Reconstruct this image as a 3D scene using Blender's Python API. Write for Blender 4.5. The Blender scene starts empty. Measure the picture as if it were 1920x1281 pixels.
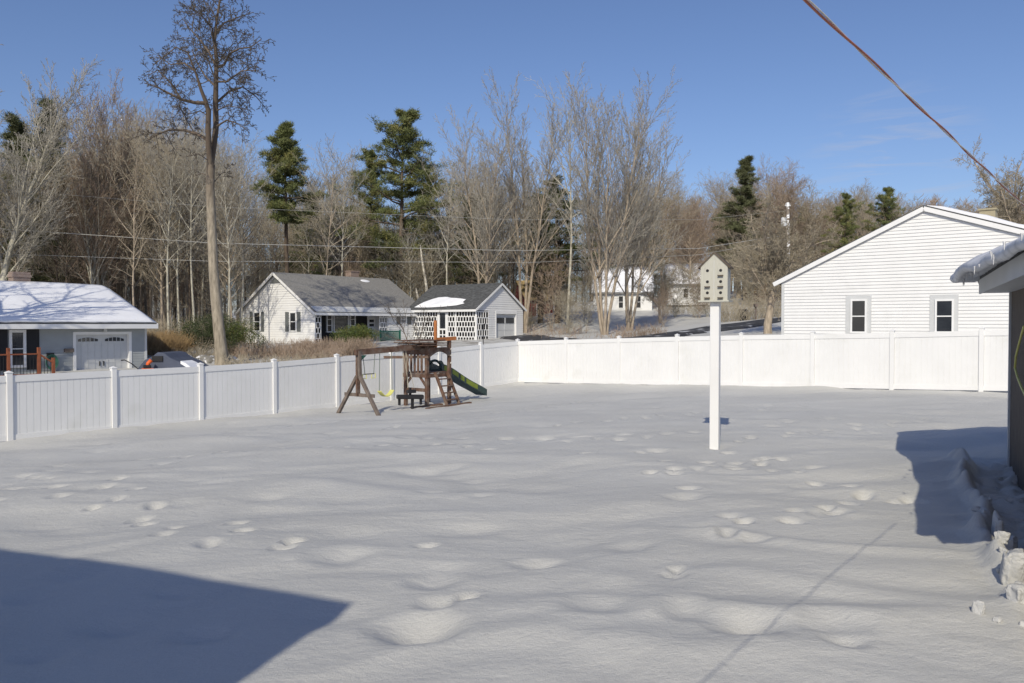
import bpy, bmesh, math, random
import numpy as np
from mathutils import Vector, Matrix, noise
# ---------------------------------------------------------------- camera, world, sun
SC = bpy.context.scene
COL = SC.collection
F, CX, CY, HOR, EYE = 1545.0, 960.0, 640.5, 609.0, 2.3
PITCH = math.atan((CY-HOR)/F)
cd = bpy.data.cameras.new('camera'); cam = bpy.data.objects.new('camera', cd); COL.objects.link(cam)
cam.location = (0, 0, EYE); cam.rotation_euler = (math.pi/2-PITCH, 0, 0)
cd.sensor_width = 36; cd.lens = F/1920*36; cd.clip_start = 0.05; cd.clip_end = 3000
SC.camera = cam
SUN_EL, SUN_S = math.radians(36.5), (0.25, 0.968)          # horizontal way the shadows run
W = bpy.data.worlds.new('World'); SC.world = W; W.use_nodes = True
nt = W.node_tree; nt.nodes.clear()
wo = nt.nodes.new('ShaderNodeOutputWorld'); bg = nt.nodes.new('ShaderNodeBackground')
sky = nt.nodes.new('ShaderNodeTexSky'); sky.sky_type = 'NISHITA'; sky.sun_disc = False
sky.sun_elevation = SUN_EL; sky.sun_rotation = math.atan2(-SUN_S[0], -SUN_S[1])
sky.altitude = 0; sky.air_density = 1.0; sky.dust_density = 0.9; sky.ozone_density = 5.5
bg.inputs['Strength'].default_value = 0.098
# thin cirrus streaks low in the sky on the right
tc = nt.nodes.new('ShaderNodeTexCoord')
def wn(t, **k):
    n = nt.nodes.new(t)
    for a, b in k.items(): setattr(n, a, b)
    return n
mp = wn('ShaderNodeMapping'); mp.inputs['Scale'].default_value = (3.0, 3.0, 26.0); mp.inputs['Rotation'].default_value = (0, math.radians(6), 0)
ns = wn('ShaderNodeTexNoise'); ns.inputs['Scale'].default_value = 2.2; ns.inputs['Detail'].default_value = 7; ns.inputs['Roughness'].default_value = 0.62; ns.inputs['Distortion'].default_value = 0.6
cr = wn('ShaderNodeMapRange'); cr.inputs['From Min'].default_value = 0.50; cr.inputs['From Max'].default_value = 0.80
nt.links.new(tc.outputs['Generated'], mp.inputs['Vector']); nt.links.new(mp.outputs[0], ns.inputs['Vector']); nt.links.new(ns.outputs['Fac'], cr.inputs['Value'])
dd = wn('ShaderNodeVectorMath', operation='DISTANCE'); dd.inputs[1].default_value = Vector((0.46, 1.0, 0.185)).normalized()
mpb = wn('ShaderNodeVectorMath', operation='NORMALIZE'); nt.links.new(tc.outputs['Generated'], mpb.inputs[0]); nt.links.new(mpb.outputs[0], dd.inputs[0])
dr = wn('ShaderNodeMapRange'); dr.inputs['From Min'].default_value = 0.105; dr.inputs['From Max'].default_value = 0.02
nt.links.new(dd.outputs['Value'], dr.inputs['Value'])
mu = wn('ShaderNodeMath', operation='MULTIPLY'); nt.links.new(cr.outputs[0], mu.inputs[0]); nt.links.new(dr.outputs[0], mu.inputs[1])
mx = wn('ShaderNodeMix', data_type='RGBA'); mx.inputs[7].default_value = (4.3, 4.9, 5.4, 1)
nt.links.new(mu.outputs[0], mx.inputs[0]); nt.links.new(sky.outputs[0], mx.inputs[6]); tn = wn('ShaderNodeMix', data_type='RGBA', blend_type='MULTIPLY'); tn.inputs[0].default_value = 1; tn.inputs[7].default_value = (1.07, 0.99, 1.06, 1); nt.links.new(mx.outputs[2], tn.inputs[6]); nt.links.new(tn.outputs[2], bg.inputs['Color']); nt.links.new(bg.outputs[0], wo.inputs[0])
ld = bpy.data.lights.new('sun', 'SUN'); ld.energy = 3.25; ld.angle = math.radians(0.5); ld.color = (1, 0.92, 0.75)
lo = bpy.data.objects.new('sun', ld); COL.objects.link(lo); lo.location = (-10, -40, 40)
_sd = Vector((SUN_S[0]*math.cos(SUN_EL), SUN_S[1]*math.cos(SUN_EL), -math.sin(SUN_EL)))
lo.rotation_euler = _sd.to_track_quat('-Z', 'Y').to_euler()
SC.view_settings.view_transform = 'Standard'; SC.view_settings.look = 'None'; SC.view_settings.gamma = 1; SC.view_settings.exposure = 0.10
SC.view_settings.use_curve_mapping = False
SC.cycles.max_bounces = 6

# ---------------------------------------------------------------- helpers: measuring
def ray(px, py):
    x = (px-CX)/F; u = (CY-py)/F
    c, s = math.cos(PITCH), math.sin(PITCH)
    return Vector((x, c+u*s, u*c-s))
def at(px, py, Y):
    r = ray(px, py); k = Y/r.y
    return Vector((r.x*k, Y, EYE+r.z*k))
def on_wall(O, u, px, py):                 # where a sight line meets the upright plane through O along u -> (t, z)
    r = ray(px, py); rx = r.x/r.y
    t = (rx*O[1]-O[0])/(u[0]-rx*u[1])
    Y = O[1]+t*u[1]
    return t, EYE+r.z/r.y*Y
DL = (0.6100, 0.7925); DR = (0.7925, -0.6100)      # yard axes: along the left fence / along the back fence
EH = (0.432, 0.902); EP = (0.902, -0.432)          # our own house axes

# ---------------------------------------------------------------- helpers: materials
def mat(name, col, rough=0.7, var=0.12, scale=4.0, bump=0.0, bscale=40.0, spec=0.3, metal=0.0, stretch=(1,1,1), col2=None, c2=(0.45, 0.6), s2=1.5):
    m = bpy.data.materials.new(name); m.use_nodes = True; t = m.node_tree; b = t.nodes['Principled BSDF']
    b.inputs['Roughness'].default_value = rough; b.inputs['Metallic'].default_value = metal
    b.inputs['Specular IOR Level'].default_value = spec
    tc = t.nodes.new('ShaderNodeTexCoord'); mp = t.nodes.new('ShaderNodeMapping'); mp.inputs['Scale'].default_value = stretch
    t.links.new(tc.outputs['Object'], mp.inputs[0])
    n = t.nodes.new('ShaderNodeTexNoise'); n.inputs['Scale'].default_value = scale; n.inputs['Detail'].default_value = 5
    t.links.new(mp.outputs[0], n.inputs['Vector'])
    r = t.nodes.new('ShaderNodeValToRGB'); e = r.color_ramp.elements
    e[0].position = 0.3; e[1].position = 0.7
    e[0].color = tuple(max(0, c*(1-var)) for c in col)+(1,); e[1].color = tuple(min(1, c*(1+var)) for c in col)+(1,)
    t.links.new(n.outputs['Fac'], r.inputs[0]); out = r.outputs[0]
    if col2:
        n2 = t.nodes.new('ShaderNodeTexNoise'); n2.inputs['Scale'].default_value = s2; n2.inputs['Detail'].default_value = 6
        t.links.new(mp.outputs[0], n2.inputs['Vector'])
        q = t.nodes.new('ShaderNodeMapRange'); q.inputs['From Min'].default_value = c2[0]; q.inputs['From Max'].default_value = c2[1]
        t.links.new(n2.outputs['Fac'], q.inputs['Value'])
        x = t.nodes.new('ShaderNodeMix'); x.data_type = 'RGBA'; x.inputs[7].default_value = tuple(col2)+(1,)
        t.links.new(q.outputs[0], x.inputs[0]); t.links.new(out, x.inputs[6]); out = x.outputs[2]
    t.links.new(out, b.inputs['Base Color'])
    if bump:
        nb = t.nodes.new('ShaderNodeTexNoise'); nb.inputs['Scale'].default_value = bscale; nb.inputs['Detail'].default_value = 6
        t.links.new(mp.outputs[0], nb.inputs['Vector'])
        bu = t.nodes.new('ShaderNodeBump'); bu.inputs['Strength'].default_value = bump; bu.inputs['Distance'].default_value = 0.02
        t.links.new(nb.outputs['Fac'], bu.inputs['Height']); t.links.new(bu.outputs[0], b.inputs['Normal'])
    return m
def brick_mat(name, c1, c2, mort, sc=8):
    m = bpy.data.materials.new(name); m.use_nodes = True; t = m.node_tree; b = t.nodes['Principled BSDF']; b.inputs['Roughness'].default_value = 0.9
    tc = t.nodes.new('ShaderNodeTexCoord'); br = t.nodes.new('ShaderNodeTexBrick'); br.inputs['Scale'].default_value = sc
    sp = t.nodes.new('ShaderNodeSeparateXYZ'); cb = t.nodes.new('ShaderNodeCombineXYZ'); ad = t.nodes.new('ShaderNodeMath')
    t.links.new(tc.outputs['Object'], sp.inputs[0]); t.links.new(sp.outputs[0], ad.inputs[0]); t.links.new(sp.outputs[1], ad.inputs[1])
    t.links.new(ad.outputs[0], cb.inputs[0]); t.links.new(sp.outputs[2], cb.inputs[1]); t.links.new(cb.outputs[0], br.inputs['Vector'])
    br.inputs['Color1'].default_value = c1+(1,); br.inputs['Color2'].default_value = c2+(1,); br.inputs['Mortar'].default_value = mort+(1,)
    t.links.new(br.outputs['Color'], b.inputs['Base Color']); return m
M = {}
M['vinyl'] = mat('white_vinyl', (0.76, 0.76, 0.75), 0.45, 0.03, 1.2, spec=0.4, col2=(0.68, 0.68, 0.65), c2=(0.58, 0.82), s2=1.1)
M['siding'] = mat('white_siding', (0.75, 0.75, 0.74), 0.6, 0.03, 1.5, col2=(0.62, 0.62, 0.60), c2=(0.6, 0.85), s2=0.8)
M['trim'] = mat('white_trim', (0.78, 0.78, 0.77), 0.5, 0.03, 2)
M['trim_grey'] = mat('pale_grey_trim', (0.56, 0.57, 0.57), 0.6, 0.04, 2)
M['blue_siding'] = mat('blue_grey_siding', (0.34, 0.36, 0.365), 0.65, 0.06, 2)
M['snow_roof'] = mat('roof_snow', (0.80, 0.81, 0.84), 0.8, 0.03, 2, bump=0.5, bscale=5)
M['ice'] = mat('old_roof_snow', (0.68, 0.69, 0.71), 0.6, 0.10, 3, bump=0.7, bscale=7, spec=0.5, col2=(0.42, 0.43, 0.45), c2=(0.5, 0.72), s2=4)
M['chunk'] = mat('snow_block', (0.50, 0.50, 0.49), 0.8, 0.05, 9, bump=0.9, bscale=26)
M['shingle'] = mat('grey_shingle', (0.23, 0.225, 0.215), 0.95, 0.22, 7, stretch=(1, 1, 3), bump=0.4, bscale=12)
M['shingle_dark'] = mat('dark_shingle', (0.085, 0.088, 0.09), 0.95, 0.45, 6, stretch=(0.6, 0.6, 3))
M['glass'] = mat('window_glass', (0.025, 0.028, 0.032), 0.08, 0.3, 1.2, spec=0.8)
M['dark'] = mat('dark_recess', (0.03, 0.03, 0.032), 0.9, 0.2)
M['shutter'] = mat('grey_shutter', (0.13, 0.14, 0.14), 0.7, 0.1, 6)
M['black'] = mat('black_shutter', (0.02, 0.02, 0.022), 0.6, 0.1)
M['brick'] = brick_mat('red_brick', (0.22, 0.14, 0.11), (0.32, 0.23, 0.18), (0.36, 0.34, 0.31), 5)
M['brick_tan'] = brick_mat('tan_brick', (0.30, 0.26, 0.17), (0.36, 0.31, 0.2), (0.3, 0.28, 0.2), 5)
M['redwood'] = mat('stained_red_wood', (0.27, 0.09, 0.045), 0.7, 0.25, 6, stretch=(4, 4, 1))
M['playwood'] = mat('weathered_play_wood', (0.125, 0.072, 0.050), 0.85, 0.35, 7, col2=(0.20, 0.16, 0.13), c2=(0.45, 0.7), s2=5)
M['greywood'] = mat('grey_weathered_wood', (0.16, 0.13, 0.11), 0.9, 0.3, 6)
M['orangewood'] = mat('new_orange_wood', (0.42, 0.155, 0.05), 0.7, 0.15, 6)
M['greenmetal'] = mat('green_bracket', (0.03, 0.10, 0.07), 0.5, 0.1)
M['greenpaint'] = mat('green_painted_wood', (0.03, 0.14, 0.10), 0.7, 0.2, 5)
M['lime'] = mat('lime_plastic', (0.20, 0.25, 0.03), 0.45, 0.06)
M['yellow'] = mat('pale_yellow_plastic', (0.66, 0.64, 0.20), 0.5, 0.05)
M['slidegreen'] = mat('dark_green_plastic', (0.035, 0.062, 0.058), 0.4, 0.12)
M['blackplastic'] = mat('black_plastic', (0.022, 0.022, 0.024), 0.5, 0.1)
M['rope'] = mat('pale_rope', (0.42, 0.38, 0.30), 0.9, 0.1)
M['chain'] = mat('coated_chain', (0.13, 0.16, 0.13), 0.6, 0.1)
M['birdwall'] = mat('cream_painted_boards', (0.50, 0.49, 0.42), 0.8, 0.05, 9, stretch=(6, 6, 1), col2=(0.40, 0.39, 0.33), c2=(0.55, 0.8), s2=3)
M['birdroof'] = mat('brown_weathered_roof', (0.12, 0.095, 0.07), 0.9, 0.3, 9)
M['brownwall'] = mat('dark_brown_shingle_wall', (0.125, 0.105, 0.088), 0.85, 0.3, 3, stretch=(8, 8, 1), bump=0.5, bscale=20)
M['copper'] = mat('copper_brown_sheath', (0.36, 0.13, 0.085), 0.4, 0.15, 20)
M['silver'] = mat('pale_cable', (0.62, 0.60, 0.56), 0.35, 0.1, 20)
M['wire'] = mat('pale_utility_wire', (0.45, 0.45, 0.43), 0.5, 0.05)
M['orange'] = mat('orange_paint', (0.70, 0.13, 0.03), 0.5, 0.1)
M['hose'] = mat('green_hose', (0.05, 0.15, 0.11), 0.5, 0.1)
M['tanwood'] = mat('tan_roof', (0.42, 0.30, 0.13), 0.9, 0.15, 5)
M['barnred'] = mat('dull_red_boards', (0.15, 0.035, 0.03), 0.85, 0.2, 4)
M['asphalt'] = mat('wet_asphalt', (0.050, 0.050, 0.052), 0.75, 0.35, 1.5, bump=0.3, bscale=30, col2=(0.55, 0.56, 0.58), c2=(0.60, 0.70), s2=0.9)
M['bark'] = mat('grey_brown_bark', (0.36, 0.30, 0.23), 0.95, 0.35, 3.0, stretch=(3, 3, 0.6), bump=0.6, bscale=8)
M['bark_dark'] = mat('dark_bark', (0.13, 0.10, 0.075), 0.95, 0.35, 3, stretch=(3, 3, 0.7))
M['bark_pale'] = mat('pale_grey_bark', (0.43, 0.405, 0.33), 0.9, 0.3, 2.2, stretch=(2, 2, 1), col2=(0.16, 0.14, 0.11), c2=(0.56, 0.7), s2=1.6)
M['birch'] = mat('white_birch_bark', (0.66, 0.62, 0.54), 0.8, 0.12, 3, stretch=(1, 1, 5), col2=(0.15, 0.13, 0.11), c2=(0.6, 0.68), s2=3)
M['twig'] = mat('tan_twigs', (0.385, 0.335, 0.25), 0.95, 0.25, 0.7)
M['twig_red'] = mat('reddish_twigs', (0.37, 0.285, 0.215), 0.95, 0.25, 0.7)
M['twig_grey'] = mat('grey_twigs', (0.37, 0.345, 0.295), 0.95, 0.25, 0.7)
M['twig_dark'] = mat('dark_seed_twigs', (0.105, 0.09, 0.075), 0.95, 0.3, 0.9)
M['needle'] = mat('pine_needles', (0.13, 0.15, 0.055), 0.7, 0.5, 1.4, col2=(0.28, 0.25, 0.08), c2=(0.5, 0.72), s2=0.8)
M['needle_dark'] = mat('dark_pine_needles', (0.12, 0.13, 0.062), 0.75, 0.4, 1.0)
M['leaf'] = mat('evergreen_shrub_leaves', (0.085, 0.115, 0.030), 0.6, 0.45, 3, col2=(0.20, 0.17, 0.05), c2=(0.5, 0.7), s2=2)
M['leaf_dark'] = mat('dark_shrub_leaves', (0.055, 0.07, 0.028), 0.6, 0.4, 3)
M['weed'] = mat('dry_tan_weeds', (0.36, 0.25, 0.13), 0.95, 0.3, 1.2)
M['polewood'] = mat('snow_dusted_pole', (0.20, 0.17, 0.14), 0.9, 0.2, 3, col2=(0.78, 0.79, 0.8), c2=(0.46, 0.50), s2=2.2, stretch=(1, 1, 1.5))
M['rock'] = mat('grey_boulder', (0.24, 0.23, 0.21), 0.9, 0.3, 3, col2=(0.8, 0.81, 0.84), c2=(0.5, 0.56), s2=2.0)

# ---------------------------------------------------------------- helpers: objects
def tag(o, label=None, cat=None, group=None, kind=None):
    if label: o['label'] = label
    if cat: o['category'] = cat
    if group: o['group'] = group
    if kind: o['kind'] = kind
    return o
def empty(name, loc, rz=0, label=None, cat=None, group=None):
    o = bpy.data.objects.new(name, None); COL.objects.link(o); o.location = loc; o.rotation_euler = (0, 0, rz)
    o.empty_display_size = 0.2
    return tag(o, label, cat, group)
class MB:
    def __init__(s): s.v = []; s.f = []; s.M = Matrix.Identity(4)
    def add(s, vs, fs):
        k = len(s.v); s.v += [tuple(s.M @ Vector(v)) for v in vs]; s.f += [tuple(k+i for i in f) for f in fs]; return s
    def box(s, x0, x1, y0, y1, z0, z1):
        return s.add([(x0,y0,z0),(x1,y0,z0),(x1,y1,z0),(x0,y1,z0),(x0,y0,z1),(x1,y0,z1),(x1,y1,z1),(x0,y1,z1)],
                     [(0,3,2,1),(4,5,6,7),(0,1,5,4),(1,2,6,5),(2,3,7,6),(3,0,4,7)])
    def bar(s, a, b, w, h=None, roll=0.0):          # rectangular timber from a to b
        a = Vector(a); b = Vector(b); h = h or w; d = (b-a).normalized()
        up = Vector((0,0,1)) if abs(d.z) < 0.95 else Vector((1,0,0))
        x = d.cross(up).normalized(); y = x.cross(d).normalized()
        if roll: R = Matrix.Rotation(roll, 3, d); x = R @ x; y = R @ y
        vs = [p + x*sx*w/2 + y*sy*h/2 for p in (a, b) for sx, sy in ((-1,-1),(1,-1),(1,1),(-1,1))]
        return s.add(vs, [(0,1,2,3),(7,6,5,4),(0,4,5,1),(1,5,6,2),(2,6,7,3),(3,7,4,0)])
    def tube(s, pts, r, n=6, cap=True):
        pts = [Vector(p) for p in pts]; rr = r if isinstance(r, (list, tuple)) else [r]*len(pts)
        vs = []; prev = None
        for i, p in enumerate(pts):
            d = (pts[min(i+1, len(pts)-1)]-pts[max(i-1, 0)]).normalized()
            if prev is None: prev = Vector((1,0,0)) if abs(d.x) < 0.9 else Vector((0,1,0))
            x = (prev - d*prev.dot(d)).normalized(); prev = x; y = d.cross(x)
            vs += [p + (x*math.cos(2*math.pi*k/n)+y*math.sin(2*math.pi*k/n))*rr[i] for k in range(n)]
        fs = [(i*n+k, i*n+(k+1)%n, (i+1)*n+(k+1)%n, (i+1)*n+k) for i in range(len(pts)-1) for k in range(n)]
        if cap: fs += [tuple(range(n-1, -1, -1)), tuple(range((len(pts)-1)*n, len(pts)*n))]
        return s.add(vs, fs)
    def lathe(s, prof, c=(0,0,0), n=16):            # profile (radius, z)
        vs = [(c[0]+r*math.cos(2*math.pi*k/n), c[1]+r*math.sin(2*math.pi*k/n), c[2]+z) for r, z in prof for k in range(n)]
        fs = [(i*n+k, i*n+(k+1)%n, (i+1)*n+(k+1)%n, (i+1)*n+k) for i in range(len(prof)-1) for k in range(n)]
        fs += [tuple(range(n-1, -1, -1)), tuple(range((len(prof)-1)*n, len(prof)*n))]
        return s.add(vs, fs)
    def prism(s, poly, y0, y1):                     # polygon in x,z pushed from y0 to y1
        n = len(poly); vs = [(x, y0, z) for x, z in poly]+[(x, y1, z) for x, z in poly]
        return s.add(vs, [tuple(range(n)), tuple(range(2*n-1, n-1, -1))]+[(i, i+n, (i+1) % n+n, (i+1) % n) for i in range(n)])
    def build(s, name, m, parent=None, smooth=False, bevel=0):
        me = bpy.data.meshes.new(name); me.from_pydata(s.v, [], s.f); me.materials.append(m)
        o = bpy.data.objects.new(name, me); COL.objects.link(o)
        if parent: o.parent = parent
        bm = bmesh.new(); bm.from_mesh(me); bmesh.ops.recalc_face_normals(bm, faces=bm.faces)
        if bevel: bmesh.ops.bevel(bm, geom=bm.edges, offset=bevel, segments=1, affect='EDGES', clamp_overlap=True)
        bm.to_mesh(me); bm.free()
        if smooth: me.shade_smooth()
        return o
def np_mesh(name, V, Fq, m, parent=None, smooth=False):     # quick mesh from arrays; Fq is (n,3) or (n,4)
    me = bpy.data.meshes.new(name); V = np.asarray(V, np.float32); Fq = np.asarray(Fq, np.int32); k = Fq.shape[1]
    me.vertices.add(len(V)); me.vertices.foreach_set('co', V.ravel())
    me.loops.add(Fq.size); me.loops.foreach_set('vertex_index', Fq.ravel())
    me.polygons.add(len(Fq)); me.polygons.foreach_set('loop_start', np.arange(0, Fq.size, k, dtype=np.int32)); me.polygons.foreach_set('loop_total', np.full(len(Fq), k, np.int32))
    me.update(calc_edges=True); me.validate(); me.materials.append(m)
    if smooth: me.shade_smooth()
    o = bpy.data.objects.new(name, me); COL.objects.link(o)
    if parent: o.parent = parent
    return o
def copy_thing(root, loc, rz, sc, label, group=None):
    c = root.copy(); COL.objects.link(c); c.location = loc; c.rotation_euler = (0, 0, rz); c.scale = sc if hasattr(sc, '__len__') else (sc, sc, sc)
    c['label'] = label
    if group: c['group'] = group
    for ch in list(root.children):
        d = ch.copy(); COL.objects.link(d); d.parent = c
        for g in ch.children:
            e = g.copy(); COL.objects.link(e); e.parent = d
    return c

# ---------------------------------------------------------------- terrain
CP = [(-11.66,19.07,-.42),(-17,12,-.45),(-4.9,26.8,-.42),(.25,34.6,-.14),(6.6,29,.13),(13.8,24.4,.34),(18,21,.4),
      (3.45,14,.25),(0,4,.22),(-3,8,.10),(-6,10,-.05),(4,7,.33),(6.9,11.4,.36),(0,-10,.3),(-20,-10,.1),(20,-5,.5),(-2.5,18,-.05),(0,24,-.16),(8,19,.3),
      (-22,30,-.45),(-20,42,0.0),(-32,32,-.1),(-16.5,46.8,.05),(-15,62,.86),(-8,72,1.1),(0,66,1.1),(4,50,.9),(8,75,2.0),(12,95,3.8),(22,90,3.6),
      (14,33,.6),(13,62,1.8),(21,65,2.6),(15.4,50,1.7),(25,50,2.4),(-35,70,.8),(-60,100,1.0),(-20,100,1.6),(22,130,6.5),(60,120,8),(50,60,4),(45,25,1.5),
      (110,220,14),(0,220,5),(-110,220,2),(-60,30,-.2),(-60,-30,0),(60,-30,1),(-160,60,0),(160,60,6),(0,-60,0)]
_C = np.array(CP, float); _n = len(_C)
def _phi(r2): return 0.5*r2*np.log(r2+1e-9)
_A = np.zeros((_n+3, _n+3)); _d = _C[:, None, :2]-_C[None, :, :2]; _A[:_n, :_n] = _phi((_d**2).sum(-1)) + np.eye(_n)*2.0
_A[:_n, _n] = 1; _A[:_n, _n+1:] = _C[:, :2]; _A[_n, :_n] = 1; _A[_n+1:, :_n] = _C[:, :2].T
_w = np.linalg.solve(_A, np.concatenate([_C[:, 2], [0, 0, 0]]))
def base_z(x, y):
    x = np.asarray(x, float); y = np.asarray(y, float)
    z = _w[_n]+_w[_n+1]*x+_w[_n+2]*y
    for i in range(_n): z = z+_w[i]*_phi((x-_C[i, 0])**2+(y-_C[i, 1])**2)
    return np.clip(z, -2, 22)
def gz(x, y): return float(base_z(x, y))
def ground_at(px, py):
    Y = 10.0; r = ray(px, py)
    lo_, hi_ = 0.5, 260.0
    for _ in range(50):
        mid = (lo_+hi_)/2; k = mid/r.y; z = EYE+r.z*k
        if z > gz(r.x*k, mid): lo_ = mid
        else: hi_ = mid
    k = lo_/r.y
    return Vector((r.x*k, lo_, EYE+r.z*k))

def fade_bark(m, z0, z1, col):               # bark that turns dark and scaly towards the crown
    t = m.node_tree; b = t.nodes['Principled BSDF']; l = b.inputs['Base Color'].links[0].from_socket
    tc = t.nodes.new('ShaderNodeTexCoord'); sp = t.nodes.new('ShaderNodeSeparateXYZ'); n = t.nodes.new('ShaderNodeTexNoise'); n.inputs['Scale'].default_value = 2.5
    q = t.nodes.new('ShaderNodeMapRange'); q.inputs['From Min'].default_value = z0; q.inputs['From Max'].default_value = z1
    a = t.nodes.new('ShaderNodeMath'); a.operation = 'MULTIPLY_ADD'; a.inputs[1].default_value = 5.0
    t.links.new(tc.outputs['Object'], sp.inputs[0]); t.links.new(tc.outputs['Object'], n.inputs['Vector']); t.links.new(n.outputs['Fac'], a.inputs[0]); t.links.new(sp.outputs[2], a.inputs[2]); t.links.new(a.outputs[0], q.inputs['Value'])
    x = t.nodes.new('ShaderNodeMix'); x.data_type = 'RGBA'; x.inputs[7].default_value = col+(1,); t.links.new(q.outputs[0], x.inputs[0]); t.links.new(l, x.inputs[6]); t.links.new(x.outputs[2], b.inputs['Base Color']); return m
M['bark_lone'] = fade_bark(mat('lone_tree_bark', (0.30, 0.26, 0.20), 0.95, 0.35, 3.0, stretch=(3, 3, 0.6), bump=0.6, bscale=8), 10.5, 14.5, (.11, .085, .065))
# ---------------------------------------------------------------- snow ground
def axis(lo_, hi_, c0, c1, fine, grow=1.045, mx_=9.0):
    a = list(np.arange(c0, c1, fine)); s = fine; x = a[-1]
    while x < hi_: s = min(s*grow, mx_); x += s; a.append(x)
    s = fine; x = c0; b = []
    while x > lo_: s = min(s*grow, mx_); x -= s; b.append(x)
    return np.array(b[::-1]+a)
xs = axis(-420, 420, -5.5, 6.8, 0.045, 1.03); ys = axis(-60, 700, 4.3, 11.0, 0.045, 1.014)
GX, GY = np.meshgrid(xs, ys)
GZ = base_z(GX, GY)
rs = np.random.RandomState(5)
def vnoise(x, y, seed):                     # smooth value noise
    r = np.random.RandomState(seed); T = r.rand(256, 256)
    xi = np.floor(x).astype(int); yi = np.floor(y).astype(int); fx = x-xi; fy = y-yi
    fx = fx*fx*(3-2*fx); fy = fy*fy*(3-2*fy)
    a = T[yi % 256, xi % 256]; b = T[yi % 256, (xi+1) % 256]; c = T[(yi+1) % 256, xi % 256]; d = T[(yi+1) % 256, (xi+1) % 256]
    return (a*(1-fx)+b*fx)*(1-fy)+(c*(1-fx)+d*fx)*fy-0.5
yard = 1/(1+np.exp((GY-60)/6))
wx = GX+0.8*vnoise(GX*.5, GY*.5, 9)*2; wy = GY+0.5*vnoise(GX*.6, GY*.6, 8)*2
GZ += yard*(0.10*vnoise(wx*0.28+3, wy*0.62, 1)+0.060*vnoise(wx*0.65, wy*1.5+7, 2)+0.028*vnoise(wx*1.5, wy*3.4, 3)+0.0075*vnoise(wx*4.2, wy*9, 4)+0.0030*vnoise(wx*9, wy*14, 14))
GZ += (1-yard)*(0.5*vnoise(GX*0.12, GY*0.12, 6)+0.2*vnoise(GX*.4, GY*.4, 7))
EX = []
# footprints and sunken tracks: px, py, half width px, depth m
PR = [(780,1190,75,.13),(1395,1185,60,.10),(1290,1160,55,.09),(640,1050,55,.09),(810,1095,48,.09),(820,1140,38,.07),(875,1128,26,.06),(1010,1062,42,.08),(800,1028,30,.05),
      (1130,1150,70,.08),(1265,1085,28,.04),(1270,1075,24,.04),(1420,1020,32,.06),(1370,972,30,.05),(1285,935,36,.08),(1290,918,26,.06),(1560,1180,60,.08),(1585,1215,40,.08),
      (1250,868,17,.08),(1325,866,20,.07),(1220,888,18,.07),(1380,884,27,.07),(1365,850,18,.06),(1230,848,30,.06),(1205,852,16,.05),(1420,864,18,.05),
      (445,985,24,.06),(455,1002,24,.07),(548,1022,24,.09),(530,1034,30,.05),(175,957,17,.07),(270,978,22,.06),(105,922,18,.06),(90,905,16,.05),(110,941,24,.05),(100,890,18,.05),(105,877,18,.04),
      (760,826,22,.05),(800,827,18,.05),(865,826,22,.05),(945,824,20,.06),(1020,823,24,.06),(1090,822,30,.06),(1170,820,26,.06),(1250,818,22,.05),(1300,816,20,.05),(875,842,14,.05),(915,848,18,.07),(1100,856,18,.06),(845,836,14,.05),
      (1530,878,26,.05),(1550,955,22,.06),(1545,968,34,.06),(1600,800,18,.04),(1560,792,20,.04),(1480,797,22,.04),(1450,803,24,.04),(1640,812,18,.03),
      (800,888,60,.05),(840,882,40,.04),(700,780,16,.05),(730,790,14,.05),(560,830,30,.03),(620,815,26,.03),(1010,918,50,.03),(430,800,18,.03),(180,850,22,.03),(300,875,24,.03),(500,850,26,.03),
      (1050,770,16,.04),(990,775,18,.04),(1120,765,14,.04),(940,760,16,.03),(1230,770,14,.03),(1720,780,20,.03),(1560,760,16,.03),(1440,765,18,.03),(210,1180,60,.07),(70,1240,50,.06),(330,1120,50,.06),(150,1090,55,.05),(380,1200,60,.07),(60,1130,50,.06)]
for (xa, ya, xb, yb, n_) in ((-6.5, 9, -8.2, 14.5, 11), (-3.2, 8.2, -6.5, 13, 9), (2.2, 11.5, 4.3, 12.6, 9), (4.4, 9.2, 3.2, 12.8, 8), (-7, 15.5, 3.0, 15.2, 20), (4.0, 14.6, 9.5, 17.5, 13), (-3, 19, 2.5, 26, 14), (1, 18, 8, 21, 14), (2.0, 8.0, 4.6, 9.6, 7), (-9.5, 17.5, -3.5, 22.5, 15)):
    for k_ in range(n_):
        t_ = (k_+rs.uniform(-.2, .2))/n_; s_ = .13*(1 if k_ % 2 else -1); L_ = math.hypot(xb-xa, yb-ya); X_ = xa+(xb-xa)*t_-(yb-ya)/L_*s_+rs.uniform(-.06, .06); Y_ = ya+(yb-ya)*t_+(xb-xa)/L_*s_
        p_ = Vector((X_, Y_, 0)); EX.append((X_, Y_, rs.uniform(.065, .10), rs.uniform(.055, .10)))
for (X0, Y0, w, dp) in EX:
    i0, i1 = np.searchsorted(xs, [X0-4*w, X0+4*w]); j0, j1 = np.searchsorted(ys, [Y0-5*w, Y0+5*w]); a = rs.uniform(-.6, .6)
    X = GX[j0:j1, i0:i1]-X0; Y = GY[j0:j1, i0:i1]-Y0; U = X*math.cos(a)+Y*math.sin(a); V_ = -X*math.sin(a)+Y*math.cos(a); q = (U/w)**2+(V_/(w*1.5))**2
    GZ[j0:j1, i0:i1] += -dp*.85*np.exp(-q**1.25)+dp*.12*np.exp(-(np.sqrt(q)-1.5)**2*5)
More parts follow.
